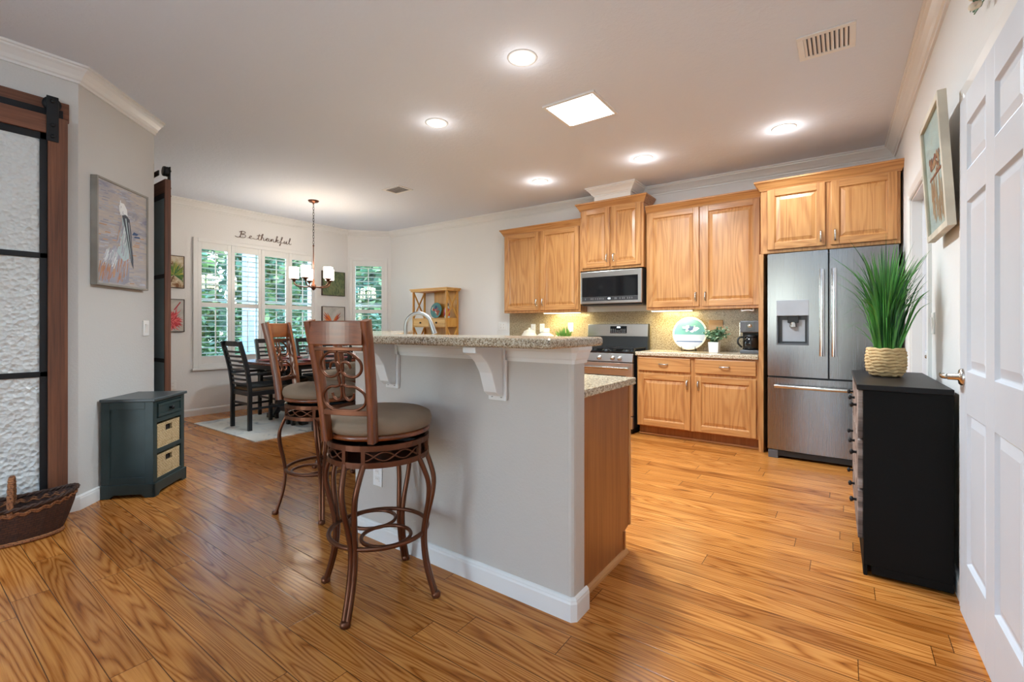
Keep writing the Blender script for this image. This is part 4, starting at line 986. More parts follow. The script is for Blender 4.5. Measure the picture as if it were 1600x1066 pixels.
pl.prism_yz(sa, -hw - .004, -hw + .014); pl.prism_yz(sa, hw - .014, hw + .004)
pl.build('plinth', M['green'], t, .003)
dr = MB(); x0, x1, z0_, z1_ = -hw + .05, hw - .05, .525, .615
dr.box(x0, x0 + .018, -.004, .02, z0_, z1_).box(x1 - .018, x1, -.004, .02, z0_, z1_).box(x0 + .018, x1 - .018, -.004, .02, z0_, z0_ + .016).box(x0 + .018, x1 - .018, -.004, .02, z1_ - .016, z1_).box(x0 + .018, x1 - .018, .003, .02, z0_ + .016, z1_ - .016)
do = dr.build('drawer', M['green'], t, .001)
k = MB(); k.M = Matrix.Translation((0, .003, .57)) @ Matrix.Rotation(PI / 2, 4, 'X'); k.lathe([(.008, 0), (.006, .012), (.014, .018), (.014, .026), (.0001, .029)], 14); k.build('knob', M['iron'], do)
for z, lab in ((.295, 'tan wicker basket in the upper opening of the green cabinet'), (.085, 'tan wicker basket in the lower opening of the green cabinet')):
    q = gc_ + Vector((-.70711, -.70711)) * .02
    bt = MB(); hb = .136; zt_ = .178; y1_ = .24
    hx0, hx1, hz0, hz1 = -.04, .04, .118, .158
    bt.box(-hb, hx0, -.012, .004, 0, zt_, 0).box(hx1, hb, -.012, .004, 0, zt_, 0).box(hx0, hx1, -.012, .004, 0, hz0, 0).box(hx0, hx1, -.012, .004, hz1, zt_, 0)
    bt.box(-hb, -hb + .012, .004, y1_, 0, zt_, 0).box(hb - .012, hb, .004, y1_, 0, zt_, 0).box(-hb, hb, y1_, y1_ + .012, 0, zt_, 0).box(-hb, hb, .004, y1_, 0, .01, 0).box(hx0 - .01, hx1 + .01, .01, .014, hz0 - .01, hz1 + .01, 1)  # dark sheet behind the hand hole paints the shade inside the basket
    o_ = bt.build('basket', [M['wicker'], M['soil']], None, .004, loc=(q.x, q.y, z + .001), rz=R(135)); tag(o_, lab, 'basket', 'wicker baskets in the green cabinet')

# dark wicker basket with hoop handle on the floor
t = thing('basket', 'dark brown oval wicker basket with hoop handle by the barn door', 'basket', (-3.60, .43, 0), R(80))
A_, B_ = .255, .135
def oval(ka, z, n=48, dip=0): return [(A_ * ka * math.cos(2 * PI * i / n), B_ * ka * math.sin(2 * PI * i / n), z + dip * math.cos(2 * PI * i / n) ** 2) for i in range(n)]
bw = MB(); n = 56; rings_ = [(.74, .012), (.80, .04), (.88, .09), (.95, .14), (1.0, .19), (.97, .19), (.92, .14), (.85, .09), (.77, .04), (.70, .025)]
v = []; fcs = []
for ka, z in rings_:
    for i in range(n):
        a = 2 * PI * i / n; wv = 1 + .012 * (1 if i % 2 else -1); e = .038 * math.cos(a) ** 2 * (z / .19) ** 1.5
        v.append((A_ * ka * wv * math.cos(a), B_ * ka * wv * math.sin(a), z + e))
for k in range(len(rings_) - 1):
    for i in range(n): fcs.append((k * n + i, k * n + (i + 1) % n, (k + 1) * n + (i + 1) % n, (k + 1) * n + i))
fcs.append(tuple((len(rings_) - 1) * n + i for i in range(n))); fcs.append(tuple(range(n - 1, -1, -1)))
bw.add(v, fcs); bw.build('woven_body', M['wickerdark'], t)
wb = MB()
for ka, z in ((.96, .168), (.985, .178)):
    pts = [(A_ * ka * math.cos(2 * PI * i / 60), B_ * ka * math.sin(2 * PI * i / 60), z - .012 * (i % 2) + .036 * math.cos(2 * PI * i / 60) ** 2) for i in range(60)]
    wb.tube(pts, .006, 6, True)
wb.build('tan_band', M['wickertan'], t)
rm = MB()
for ph in (0, PI):
    pts = []
    for i in range(120):
        a = 2 * PI * i / 120; q = a * 24 + ph
        pts.append(((A_ + .006 * math.cos(q)) * math.cos(a), (B_ + .006 * math.cos(q)) * math.sin(a), .195 + .006 * math.sin(q) + .038 * math.cos(a) ** 2))
    rm.tube(pts, .007, 6, True)
rm.build('braided_rim', M['brownrail'], t)
bs = MB(); bs.tube([(A_ * .76 * math.cos(2 * PI * i / 48), B_ * .76 * math.sin(2 * PI * i / 48), .012) for i in range(48)], .011, 8, True); bs.build('base_ring', M['wickertan'], t)
hd = MB()
for ph in (0, 2 * PI / 3, 4 * PI / 3):
    pts = []
    for i in range(41):
        a = PI * i / 40; q = i * .75 + ph; rr_ = .006
        pts.append((rr_ * math.cos(q), B_ * .98 * math.cos(a) + rr_ * math.sin(q) * math.sin(a), .16 + .175 * math.sin(a) + rr_ * math.sin(q) * .4))
    hd.tube(pts, .0075, 6)
hd.build('hoop_handle', M['wickertan'], t)

# ------------------------------------------------------------------ dining room
tag(MB().box(-6.19, -4.72, 2.20, 4.55, .0005, .011).build('area_rug', M['rug']), 'pale grey faded rug under the dining table', 'rug')
RZ = .011
t = thing('dining_table', 'long dining table with reddish top and black trestle base', 'table', (-5.45, 3.36, RZ))
tt = MB(); hw, hl = .49, .84
poly = [(hw, -hl + .16)] + arc(hw - .16, hl - .16, .16, 0, 90, 5) + arc(-hw + .16, hl - .16, .16, 90, 180, 5) + arc(-hw + .16, -hl + .16, .16, 180, 270, 5) + arc(hw - .16, -hl + .16, .16, 270, 360, 5)
tt.prism(poly, .70, .728); tt.build('tabletop', M['tabletop'], t, .006)
MB().box(-hw + .07, hw - .07, -hl + .08, -hl + .1, .64, .70).box(-hw + .07, hw - .07, hl - .1, hl - .08, .64, .70).box(-hw + .07, -hw + .09, -hl + .1, hl - .1, .64, .70).box(hw - .09, hw - .07, -hl + .1, hl - .1, .64, .70).build('apron', M['chairblack'], t, .003)
for y in (-.45, .45):
    lg = MB(); lg.box(-.07, .07, y - .05, y + .05, .12, .64)
    for sd in (-1, 1):
        lg.sweep(smooth([(sd * .03, y, .30), (sd * .14, y, .20), (sd * .26, y, .08), (sd * .37, y, .035)], 4), [(-.035, -.03), (.035, -.03), (.035, .03), (-.035, .03)], False, 0, (0, 0, 1), False)
        lg.box(sd * .37 - .04, sd * .37 + .04, y - .04, y + .04, 0, .06)
    lg.build('leg', M['chairblack'], t, .006)
MB().box(-.03, .03, -.40, .40, .16, .24).build('stretcher', M['chairblack'], t, .004)
def dining_chair(label, arms):
    t = thing('dining_chair', label, 'chair', (0, 0, RZ), 0, 'black ladder-back dining chairs')
    w = .205
    for sd in (-1, 1):
        MB().sweep(smooth([(sd * w, 0, 0), (sd * w, 0, .25), (sd * w, 0, .45), (sd * w, -.035, .70), (sd * w, -.105, .97)], 4), [(-.018, -.02), (.018, -.02), (.018, .02), (-.018, .02)], False, 0, (0, 1, 0), False).build('leg', M['chairblack'], t, .003)
        MB().box(sd * w - .018, sd * w + .018, .41, .446, 0, .42).build('leg', M['chairblack'], t, .003)
    s_ = MB()
    for i in range(9):
        z = .50 + i * .051; k = (z - .45) / .52; y = -.105 * k * (.35 + .65 * k); hh = .011 if i < 8 else .028
        z = z if i < 8 else .945
        s_.sweep([(-w + .01 + (2 * w - .02) * q / 6, y - .018 * (1 - ((q - 3) / 3) ** 2), z) for q in range(7)], [(-.006, -hh), (.006, -hh), (.006, hh), (-.006, hh)], False, 0, (0, 0, 1), False)
    s_.build('ladder_back', M['chairblack'], t)
    MB().box(-w, w, .0, .446, .37, .42).build('seat_rail', M['chairblack'], t, .003)
    MB().box(-w + .005, w - .005, .015, .45, .42, .455).build('seat', M['seatpad'], t, .014)
    MB().box(-w + .02, w - .02, .02, .43, .456, .485).build('cushion', M['cushion'], t, .013)
    MB().box(-w, w, .42, .435, .18, .205).box(-w - .006, -w + .008, .02, .42, .22, .245).box(w - .008, w + .006, .02, .42, .22, .245).box(-w, w, .0, .015, .27, .295).build('stretcher', M['chairblack'], t, .002)
    if arms:
        for sd in (-1, 1): MB().box(sd * (w + .02) - .022, sd * (w + .02) + .022, -.02, .36, .60, .625).box(sd * (w + .02) - .015, sd * (w + .02) + .015, .31, .345, .40, .60).build('arm', M['chairblack'], t, .004)
    return t
ca = dining_chair('black ladder-back armchair at the near end of the dining table', True); ca.location = (-5.445, 2.39, RZ)
cb_ = dining_chair('black ladder-back dining chair on the window side, nearer the camera', False); cb_.location = (-6.12, 3.12, RZ); cb_.rotation_euler.z = R(-90)
dup(cb_, (-6.12, 3.66, RZ), R(-90), 'black ladder-back dining chair on the window side, farther along the table')
dup(cb_, (-4.70, 3.02, RZ), R(90), 'black ladder-back dining chair on the kitchen side of the table, seen through the front stool')
dup(cb_, (-4.70, 3.62, RZ), R(90), 'black ladder-back dining chair on the kitchen side of the table, behind the bar')
dup(ca, (-5.445, 4.40, RZ), PI, 'black ladder-back armchair at the far end of the dining table')
TZ = RZ + .728
for k, (x, y, lab) in enumerate(((-5.45, 2.75, 'red charger plate at the near end of the dining table'), (-5.75, 3.12, 'red charger plate on the window side nearer the camera'), (-5.75, 3.66, 'red charger plate on the window side farther along'), (-5.14, 3.06, 'red charger plate on the kitchen side nearer the camera'), (-5.14, 3.62, 'red charger plate on the kitchen side farther along'))):
    t = thing('charger_plate', lab, 'plate', (x, y, TZ), 0, 'red place settings on the dining table')
    MB().lathe([(.0001, 0.002), (.09, .002), (.15, .014), (.152, .018), (.148, .019), (.09, .008), (.0001, .008)], 28).build('charger', M['red'], t)
    n_ = MB(); n_.lathe([(.055, .009), (.045, .04), (.03, .09), (.012, .14), (.0001, .16)], 9, smooth=False)
    if k in (1, 3, 4): tag(n_.build('napkin', M['linen'], None, loc=(x, y, TZ)), 'white folded napkin standing on the ' + lab.replace(' of the dining table', ''), 'napkin', 'napkins on the dining table')
    g_ = MB(); g_.lathe([(.032, 0), (.032, .002), (.005, .006), (.004, .07), (.03, .09), (.036, .13), (.032, .165), (.030, .165), (.033, .13), (.027, .094), (.0001, .078)], 20)
    gx = x + (.17 if x < -5.5 else -.17) if abs(x + 5.45) > .1 else x + .2
    tag(g_.build('wine_glass', M['glass'], None, loc=(gx, y + .14 * (1 if k else .6), TZ)), 'clear stemmed glass beside the ' + lab, 'glass', 'glasses on the dining table')

# framed flower pictures on the dining wall (local x runs along +y)
def picture(label, y0, y1, z0, z1, bgm, mats, draw, seed):
    t = thing('picture', label, 'picture', (XL, (y0 + y1) / 2, z0), R(90), 'square flower pictures on the dining wall')
    w = y1 - y0; h = z1 - z0; hx = w / 2; b_ = .008
    f = MB(); f.box(-hx, -hx + b_, -.03, -.001, 0, h).box(hx - b_, hx, -.03, -.001, 0, h).box(-hx + b_, hx - b_, -.03, -.001, 0, b_).box(-hx + b_, hx - b_, -.03, -.001, h - b_, h); f.build('frame', M['frame_dark'], t)
    c = MB(); c.box(-hx + b_, hx - b_, -.025, -.003, b_, h - b_, 0); rr = random.Random(seed)
    def petal(cx, cz, ang, L, wd, mi, layer):
        dx, dz = math.cos(ang), math.sin(ang); y_ = -.0253 - layer * .0003
        P = [(cx - dz * wd * .3, cz + dx * wd * .3), (cx + dx * L * .55 - dz * wd, cz + dz * L * .55 + dx * wd), (cx + dx * L, cz + dz * L), (cx + dx * L * .55 + dz * wd, cz + dz * L * .55 - dx * wd), (cx + dz * wd * .3, cz - dx * wd * .3)]
        P = [(min(max(x, .03), .97), min(max(z, .03), .97)) for x, z in P]
        c.add([(x * w - hx, y_, z * h) for x, z in P], [(0, 1, 2, 3, 4)], mi)
    draw(petal, rr); c.build('canvas', [bgm] + mats, t)
def palm(petal, rr):
    for i in range(9): petal(.58 + i * .015, .05 + i * .035, R(62), .06, .025, 4, 1)
    for i in range(230):
        a = R(rr.uniform(-40, 220)) if i > 40 else R(rr.uniform(10, 170)); petal(.72, .40, a, rr.uniform(.2, .5), .009, rr.choice((1, 1, 2, 2, 3)) if math.sin(a) > .1 else rr.choice((2, 2, 1)), 2 + i * .02)
def red(petal, rr):
    for i in range(300): petal(.64 + rr.gauss(0, .06), .36 + rr.gauss(0, .06), R(rr.uniform(0, 360)), rr.uniform(.12, .34), .013, rr.choice((1, 2, 2, 1, 3)), 1 + i * .02)
    for i in range(8): petal(.72 + i * .02, .66 + i * .03, R(50), .06, .02, 1, 4)
def greenp(petal, rr):
    for i in range(90): petal(rr.uniform(.2, .8), rr.uniform(0, .5), R(rr.uniform(60, 140)), rr.uniform(.2, .5), .014, rr.choice((1, 2, 3)), 1 + i * .02)
def bird(petal, rr):
    for a, L in ((148, .52), (138, .6), (128, .62), (118, .5), (40, .5), (50, .6), (58, .5), (160, .4)): petal(.44, .32, R(a), L, .035, rr.choice((1, 2, 1)), 1 + a * .01)
    for i in range(10): petal(.1 + i * .05, .3 - i * .008, R(-5), .12, .03, rr.choice((1, 2)), 3)
picture('green spiky palm-head picture, upper of two left of the dining window', 1.88, 2.284, 1.624, 2.026, M['cv_brown'], [M['p_g1'], M['p_g2'], M['p_g3'], M['p_bark']], palm, 1)
picture('red tropical flower picture, lower of two left of the dining window', 1.88, 2.284, 1.078, 1.486, M['cv_grey'], [M['p_red'], M['p_pink'], M['p_crim']], red, 2)
picture('green leafy picture, upper of two right of the dining window', 4.165, 4.575, 1.645, 2.04, M['cv_green'], [M['p_olive'], M['p_leaf'], M['p_olive']], greenp, 3)
picture('orange bird-of-paradise flower picture, lower of two right of the dining window', 4.165, 4.575, 1.07, 1.47, M['cv_grey'], [M['p_or'], M['p_or2']], bird, 4)

# script sign "Be thankful" in bent wire
GL = {
 'B': (1.0, [[(-.55, .12), (-.35, -.02), (-.05, .02), (.12, .45), (.22, 1.0), (.12, .6), (.05, .0)], [(-.05, .8), (.2, 1.02), (.55, 1.0), (.6, .75), (.2, .52), (.58, .5), (.66, .2), (.35, -.02), (.0, .02)]]),
 'e': (.55, [[(-.1, .05), (.2, .22), (.35, .38), (.22, .48), (.1, .3), (.12, .08), (.3, .0), (.55, .1)]]),
 '_': (.45, [[(-.02, .1), (.2, .02), (.47, .06)]]),
 't': (.42, [[(-.05, .05), (.15, .35), (.28, .95), (.18, .5), (.14, .1), (.25, .0), (.42, .08)], [(-.02, .68), (.48, .74)]]),
 'h': (.6, [[(0, .08), (.18, .55), (.3, 1.0), (.2, 1.02), (.1, .5), (.04, .0), (.14, .34), (.3, .46), (.36, .3), (.34, .06), (.44, .0), (.6, .1)]]),
 'a': (.6, [[(0, .08), (.3, .45), (.12, .42), (.06, .15), (.2, .0), (.36, .2), (.4, .45), (.38, .1), (.46, .0), (.6, .1)]]),
 'n': (.6, [[(0, .1), (.1, .44), (.08, .0), (.2, .38), (.34, .44), (.36, .1), (.46, .0), (.6, .1)]]),
 'k': (.6, [[(0, .08), (.18, .55), (.3, 1.0), (.2, 1.02), (.1, .5), (.04, .0), (.14, .34), (.34, .48), (.36, .32), (.16, .26), (.34, .02), (.46, .0), (.6, .1)]]),
 'f': (.48, [[(0, .1), (.2, .5), (.34, .98), (.24, 1.02), (.16, .5), (.06, -.35), (-.06, -.45), (-.02, -.25), (.2, .02), (.48, .1)]]),
 'u': (.6, [[(0, .1), (.1, .44), (.08, .1), (.18, .0), (.34, .2), (.4, .45), (.38, .1), (.46, .0), (.6, .1)]]),
 'l': (.4, [[(0, .1), (.18, .5), (.3, 1.0), (.2, 1.02), (.12, .4), (.16, .04), (.28, .0), (.42, .12)]]),
}
sg = MB(); x = 0.0; word = 'Be_thankful'; tot = sum(GL[c][0] for c in word)
for c in word:
    wd, strokes = GL[c]
    for st in strokes:
        sg.tube([(p.x, -.010, p.y) for p in smooth([((x + a) * .115, b * .085, 0) for a, b in st], 5)], .0034, 6)
    x += wd
for xx in (.3, 3.0, 5.6): sg.tube([(xx * .115, -.010, .02), (xx * .115, 0, .02)], .003, 6)
so = sg.build('word_sign', M['signwire'], None, loc=(XL, 2.945, 2.375), rz=R(90)); tag(so, 'dark wire script sign reading Be thankful above the dining window', 'sign')

# hutch beside the corner window
t = thing('hutch', 'honey pine hutch with X-braced sides and small drawers behind the bar', 'hutch', (-5.065, 4.88, 0))
hw, dp = .362, .26
for sx in (-1, 1):
    for y in (0, dp - .03): MB().box(hw - .022 if sx > 0 else -hw, hw if sx > 0 else -hw + .022, y, y + .03, 0, 1.70).build('post', M['pine'], t, .002)
    xb = MB(); xx = hw - .011 if sx > 0 else -hw + .011
    for zA, zB in ((.72, 1.13), (1.28, 1.67), (.1, .68)):
        xb.bar((xx, .02, zA), (xx, dp - .02, zB), .014, .018, 0, (0, 0, 1)); xb.bar((xx, dp - .02, zA), (xx, .02, zB), .014, .018, 0, (0, 0, 1))
    for z in (1.145, 1.255): xb.box(xx - .008, xx + .008, .03, dp - .03, z, z + .018)
    xb.box(xx - .006, xx + .006, .03, dp - .03, 1.163, 1.255)
    xb.build('cross_brace', M['pine'], t)
MB().box(-hw - .035, hw + .035, -.03, dp + .022, 1.70, 1.72).box(-hw - .022, hw + .022, -.018, dp + .012, 1.675, 1.70).build('top', M['pineh'], t, .004)
MB().box(-hw + .022, hw - .022, .005, dp - .005, 1.258, 1.272).box(-hw + .022, hw - .022, .005, dp - .005, 1.135, 1.148).box(-hw + .022, hw - .022, .005, dp - .005, .70, .715).box(-hw + .022, hw - .022, .005, dp - .005, .1, .12).build('shelf', M['pineh'], t, .002)
MB().box(-.14, hw - .022, dp - .008, dp + .002, 1.272, 1.675).box(-hw + .022, hw - .022, dp - .008, dp + .002, .12, 1.135).build('back_panel', M['pine'], t)
for x0, x1 in ((-hw + .026, -.003), (.003, hw - .026)):
    do = MB().box(x0, x1, .0, dp - .02, 1.15, 1.256).build('drawer', M['pineh'], t, .003)
    k = MB(); k.M = Matrix.Translation(((x0 + x1) / 2, .0, 1.203)) @ Matrix.Rotation(PI / 2, 4, 'X'); k.lathe([(.006, 0), (.006, .01), (.014, .016), (.012, .024), (.0001, .026)], 12); k.build('knob', M['iron'], do)
def show_plate(name, label, cat, loc, rz, r, tilt, mats, draw, group=None, rimm=0):
    t = thing(name, label, cat, loc, rz, group)
    Mx = Matrix.Rotation(tilt, 4, 'X')
    pm = MB(); pm.M = Mx @ Matrix.Translation((0, 0, r)) @ Matrix.Rotation(PI / 2, 4, 'X')
    pm.lathe([(.0001, 0), (r * .7, 0), (r * .92, .012), (r * .99, .016), (r, .019), (r * .99, .021), (r * .92, .0175), (.0001, .0175)], 40, mi=rimm)
    pm.M = Mx @ Matrix.Translation((0, 0, r))
    draw(pm, r)
    pm.build('dish', mats, t)
    return t, Mx
def pd1(pm, r):
    rr = random.Random(3)
    for i in range(26):
        a = rr.uniform(0, 2 * PI); q = rr.uniform(0, r * .6); s_ = rr.uniform(.015, .04); cx, cz = q * math.cos(a), q * math.sin(a)
        pm.add([(cx + s_ * math.cos(k) * rr.uniform(.6, 1), -.0185 - i * .0002, cz + s_ * math.sin(k)) for k in (0, 1.2, 2.4, 3.6, 4.8)], [(0, 1, 2, 3, 4)], rr.randrange(5))
show_plate('decorative_plate', 'round teal patterned plate standing in the hutch', 'plate', (-5.10, 5.07, 1.274), 0, .12, R(-6), [M['p_teal'], M['p_brown'], M['p_cream'], M['p_navy'], M['p_red']], pd1)
t = thing('figurine', 'small colourful painted bird figurine beside the hutch plate', 'ornament', (-4.83, 5.03, 1.273))
b = MB(); b.lathe([(.03, 0), (.036, .02), (.03, .06), (.036, .1), (.03, .15), (.014, .185), (.0001, .2)], 18, sx=1.2); b.build('body', M['p_ltblue'], t)
MB().lathe([(.018, .18), (.024, .20), (.016, .225), (.0001, .232)], 14).build('head', M['p_slate'], t)
w_ = MB()
for sd in (-1, 1): w_.add([(sd * .03, -.025, .15), (sd * .055, -.02, .11), (sd * .05, -.028, .03), (sd * .02, -.04, .06), (sd * .03, 0, .15), (sd * .055, .0, .11), (sd * .05, .0, .03), (sd * .02, 0, .06)], [(0, 1, 2, 3), (7, 6, 5, 4), (0, 4, 5, 1), (1, 5, 6, 2), (2, 6, 7, 3), (3, 7, 4, 0)])
w_.build('wing', M['p_red'], t)

# ------------------------------------------------------------------ things on the far worktops
CTZ = .8805
def pd2(pm, r):
    def hor(z0, z1, mi, ly, k=.9):
        P = []
        for i in range(9): z = z0 + (z1 - z0) * i / 8; P.append((math.sqrt(max(0, (k * r) ** 2 - z * z)), z))
        Q = [(x, -.0186 - ly * .0003, z) for x, z in P] + [(-x, -.0186 - ly * .0003, z) for x, z in reversed(P)]
        pm.add(Q, [tuple(range(len(Q)))], mi)
    hor(-.89 * r, -.52 * r, 4, 1); hor(-.52 * r, -.46 * r, 3, 1); hor(-.46 * r, -.08 * r, 4, 1); hor(-.08 * r, .89 * r, 2, 1)
    rr = random.Random(8)
    for i in range(22):
        cx, cz = rr.uniform(-.25, .5) * r, rr.uniform(.12, .45) * r; s_ = rr.uniform(.04, .14) * r
        pm.add([(cx + 1.6 * s_ * math.cos(k) * rr.uniform(.6, 1), -.0195 - i * .0001, cz + .7 * s_ * math.sin(k)) for k in (0, 1.2, 2.4, 3.6, 4.8)], [(0, 1, 2, 3, 4)], rr.choice((5, 5, 5, 3)))
    for i in range(9):
        cx, cz = rr.uniform(-.55, -.2) * r, rr.uniform(.15, .4) * r
        pm.add([(cx, -.0193, cz), (cx + .2 * r, -.0193, cz - .02 * r), (cx + .22 * r, -.0193, cz + .03 * r), (cx + .02 * r, -.0193, cz + .03 * r)], [(0, 1, 2, 3)], rr.choice((3, 5)))
t, Mx = show_plate('decorative_plate', 'large round beach-scene plate on a stand by the backsplash', 'plate', (-1.345, 5.09, CTZ + .012), 0, .178, R(-9), [M['p_cream'], M['p_cream'], M['p_teal'], M['p_navy'], M['p_grey'], M['p_white']], pd2)
t2 = thing('plate_stand', 'small dark wire easel holding the beach-scene plate', 'stand', (-1.345, 5.09, CTZ + .001))
e_ = MB()
for sd in (-1, 1): e_.tube(smooth([(sd * .07, -.035, .05), (sd * .07, -.04, .012), (sd * .07, -.02, .004), (sd * .06, .05, .004), (sd * .03, .075, .10)], 4), .0035, 6)
e_.tube([(-.03, .075, .10), (.03, .075, .10)], .0035, 6); e_.tube([(-.066, .02, .004), (.066, .02, .004)], .0035, 6); e_.build('wire_frame', M['iron'], t2)
def potted(label, loc, pot, leaves):
    t = thing('potted_plant', label, 'plant', loc); pot(t); leaves(t); return t
def sqpot(t):
    m_ = MB(); m_.add([(-.043, -.043, 0), (.043, -.043, 0), (.043, .043, 0), (-.043, .043, 0), (-.05, -.05, .105), (.05, -.05, .105), (.05, .05, .105), (-.05, .05, .105), (-.042, -.042, .105), (.042, -.042, .105), (.042, .042, .105), (-.042, .042, .105), (-.042, -.042, .09), (.042, -.042, .09), (.042, .042, .09), (-.042, .042, .09)],
            [(3, 2, 1, 0), (0, 1, 5, 4), (1, 2, 6, 5), (2, 3, 7, 6), (3, 0, 4, 7), (4, 5, 9, 8), (5, 6, 10, 9), (6, 7, 11, 10), (7, 4, 8, 11), (8, 9, 13, 12), (9, 10, 14, 13), (10, 11, 15, 14), (11, 8, 12, 15), (12, 13, 14, 15)])
    m_.build('pot', M['white'], t, .003)
def eucal(t):
    rr = random.Random(21); lf = MB(); st = MB()
    for i in range(36):
        a = rr.uniform(0, 2 * PI); sp_ = rr.uniform(.02, .155); hh = rr.uniform(.05, .16); tip = Vector((sp_ * math.cos(a), sp_ * math.sin(a) * .7, .1 + hh)); b0_ = Vector((.02 * math.cos(a), .02 * math.sin(a), .09))
        st.tube([b0_, (b0_ + tip) / 2 + Vector((0, 0, .02)), tip], .0018, 5)
        for q in range(9):
            u = .3 + .7 * q / 8; c_ = b0_.lerp(tip, u) + Vector((0, 0, .02 * (1 - abs(2 * u - 1)))); d = Vector((rr.gauss(0, 1), rr.gauss(0, 1), rr.gauss(0, .6))).normalized(); e2_ = d.orthogonal().normalized(); L = rr.uniform(.018, .03)
            lf.add([c_, c_ + d * L * .6 + e2_ * L * .45, c_ + d * L * 1.3, c_ + d * L * .6 - e2_ * L * .45], [(0, 1, 2, 3)], rr.choice((0, 0, 0, 1)))
    st.build('stem', M['leaf'], t); lf.build('leaves', [M['leaf'], M['paleleaf']], t)
potted('leafy eucalyptus plant in a white square pot beside the beach plate', (-1.075, 5.0, CTZ), sqpot, eucal)
# coffee maker
t = thing('coffee_maker', 'black and steel drip coffee maker on the right of the worktop', 'coffee maker', (-.745, 5.06, CTZ))
MB().box(-.085, .085, -.12, .1, 0, .035).build('base', M['darkgrey'], t, .008); MB().box(-.085, .085, .03, .11, .035, .31).build('tower', M['black'], t, .008)
hd = MB(); hd.box(-.088, .088, -.10, .03, .205, .32); ho = hd.build('brew_head', M['darkgrey'], t, .01)
fc = MB(); fc.box(-.035, .04, -.104, -.1, .225, .305, 0); fc.build('control_panel', M['panelgrey'], ho); bb = MB(); bb.M = Matrix.Translation((0, -.104, .27)) @ Matrix.Rotation(PI / 2, 4, 'X'); bb.lathe([(.02, 0), (.02, .004), (.0001, .005)], 16); bb.build('dial', M['nickel'], ho)
cf = MB(); cf.lathe([(.055, .037), (.068, .06), (.07, .11), (.058, .155), (.05, .165), (.0001, .165)], 24, (0, -.045, 0)); co = cf.build('carafe', M['blackglass'], t)
MB().lathe([(.052, .165), (.052, .18), (.02, .186), (.0001, .186)], 20, (0, -.045, 0)).build('lid', M['black'], co)
MB().sweep(smooth([(-.06, -.06, .16), (-.10, -.085, .15), (-.105, -.09, .10), (-.075, -.07, .06)], 4), [(-.008, -.005), (.008, -.005), (.008, .005), (-.008, .005)], False, 0, (0, 1, 0)).build('handle', M['black'], co)
MB().box(-.092, -.086, -.09, -.06, .17, .30).build('trim_strip', M['nickel'], t)
# jars on the left worktop
JY = 4.98
t = thing('lidded_jar', 'round ivory ceramic jar with lid at the left of the worktop', 'jar', (-3.32, JY, CTZ))
MB().lathe([(.05, 0), (.085, .03), (.105, .09), (.10, .15), (.078, .185), (.07, .19), (.0001, .19)], 28).build('body', M['ivory'], t); MB().lathe([(.075, .19), (.07, .205), (.03, .225), (.012, .23), (.018, .245), (.0001, .252)], 24).build('lid', M['ivory'], t)
t = thing('serving_dish', 'tall ivory ceramic canister dish in the middle of the jars', 'jar', (-3.06, JY - .03, CTZ))
MB().lathe([(.06, 0), (.065, .06), (.11, .12), (.112, .15), (.07, .175), (.05, .185)], 28).build('body', M['ivory'], t); MB().lathe([(.05, .185), (.055, .2), (.03, .215), (.0001, .222)], 20).build('lid', M['ivory'], t)
t = thing('candle', 'cream pillar candle behind the ceramic jars', 'candle', (-3.16, JY + .17, CTZ))
MB().lathe([(.038, 0), (.038, .24), (.03, .243), (.0001, .238)], 24).build('wax', M['ivory'], t); MB().tube([(0, 0, .235), (.002, 0, .25)], .0015, 6).build('wick', M['black'], t)
t = thing('covered_dish', 'low ivory lidded dish right of the tall canister', 'dish', (-2.815, JY - .03, CTZ))
MB().lathe([(.05, 0), (.06, .03), (.075, .10), (.105, .13), (.106, .14), (.06, .155)], 28).build('body', M['ivory'], t); MB().lathe([(.06, .155), (.055, .165), (.02, .175), (.0001, .18)], 20).build('lid', M['ivory'], t)
def lowpot(t): MB().lathe([(.06, 0), (.075, .05), (.08, .12), (.074, .12), (.07, .105), (.0001, .105)], 26).build('pot', M['white'], t)
def tuft(t):
    rr = random.Random(31); b = MB()
    for i in range(90):
        a = rr.uniform(0, 2 * PI); s_ = rr.uniform(.02, .13); hh = rr.uniform(.08, .17) * (1.2 - s_ * 3.5); r0 = Vector((.04 * math.cos(a), .04 * math.sin(a), .1)); tip = Vector((s_ * math.cos(a), s_ * math.sin(a), .11 + hh)); mid = r0.lerp(tip, .5) + Vector((0, 0, .015)); e2_ = Vector((-math.sin(a), math.cos(a), 0)) * .006
        b.add([r0 - e2_, r0 + e2_, mid + e2_, tip, mid - e2_], [(0, 1, 2, 3, 4)], 0)
    b.build('leaves', M['succulent'], t)
potted('spiky green grass tuft in a low white pot beside the range', (-2.70, 4.80, CTZ), lowpot, tuft)
bpy.context.view_layer.update()

# ------------------------------------------------------------------ right wall: dresser, plant, picture, flowers
def rl(name, label, cat, s, off, z, group=None): 
    return thing(name, label, cat, rw(s, off, z), RWA, group)
t = rl('dresser', 'tall black dresser with weathered grey drawer fronts against the right wall', 'dresser', -.50, .025, 0)
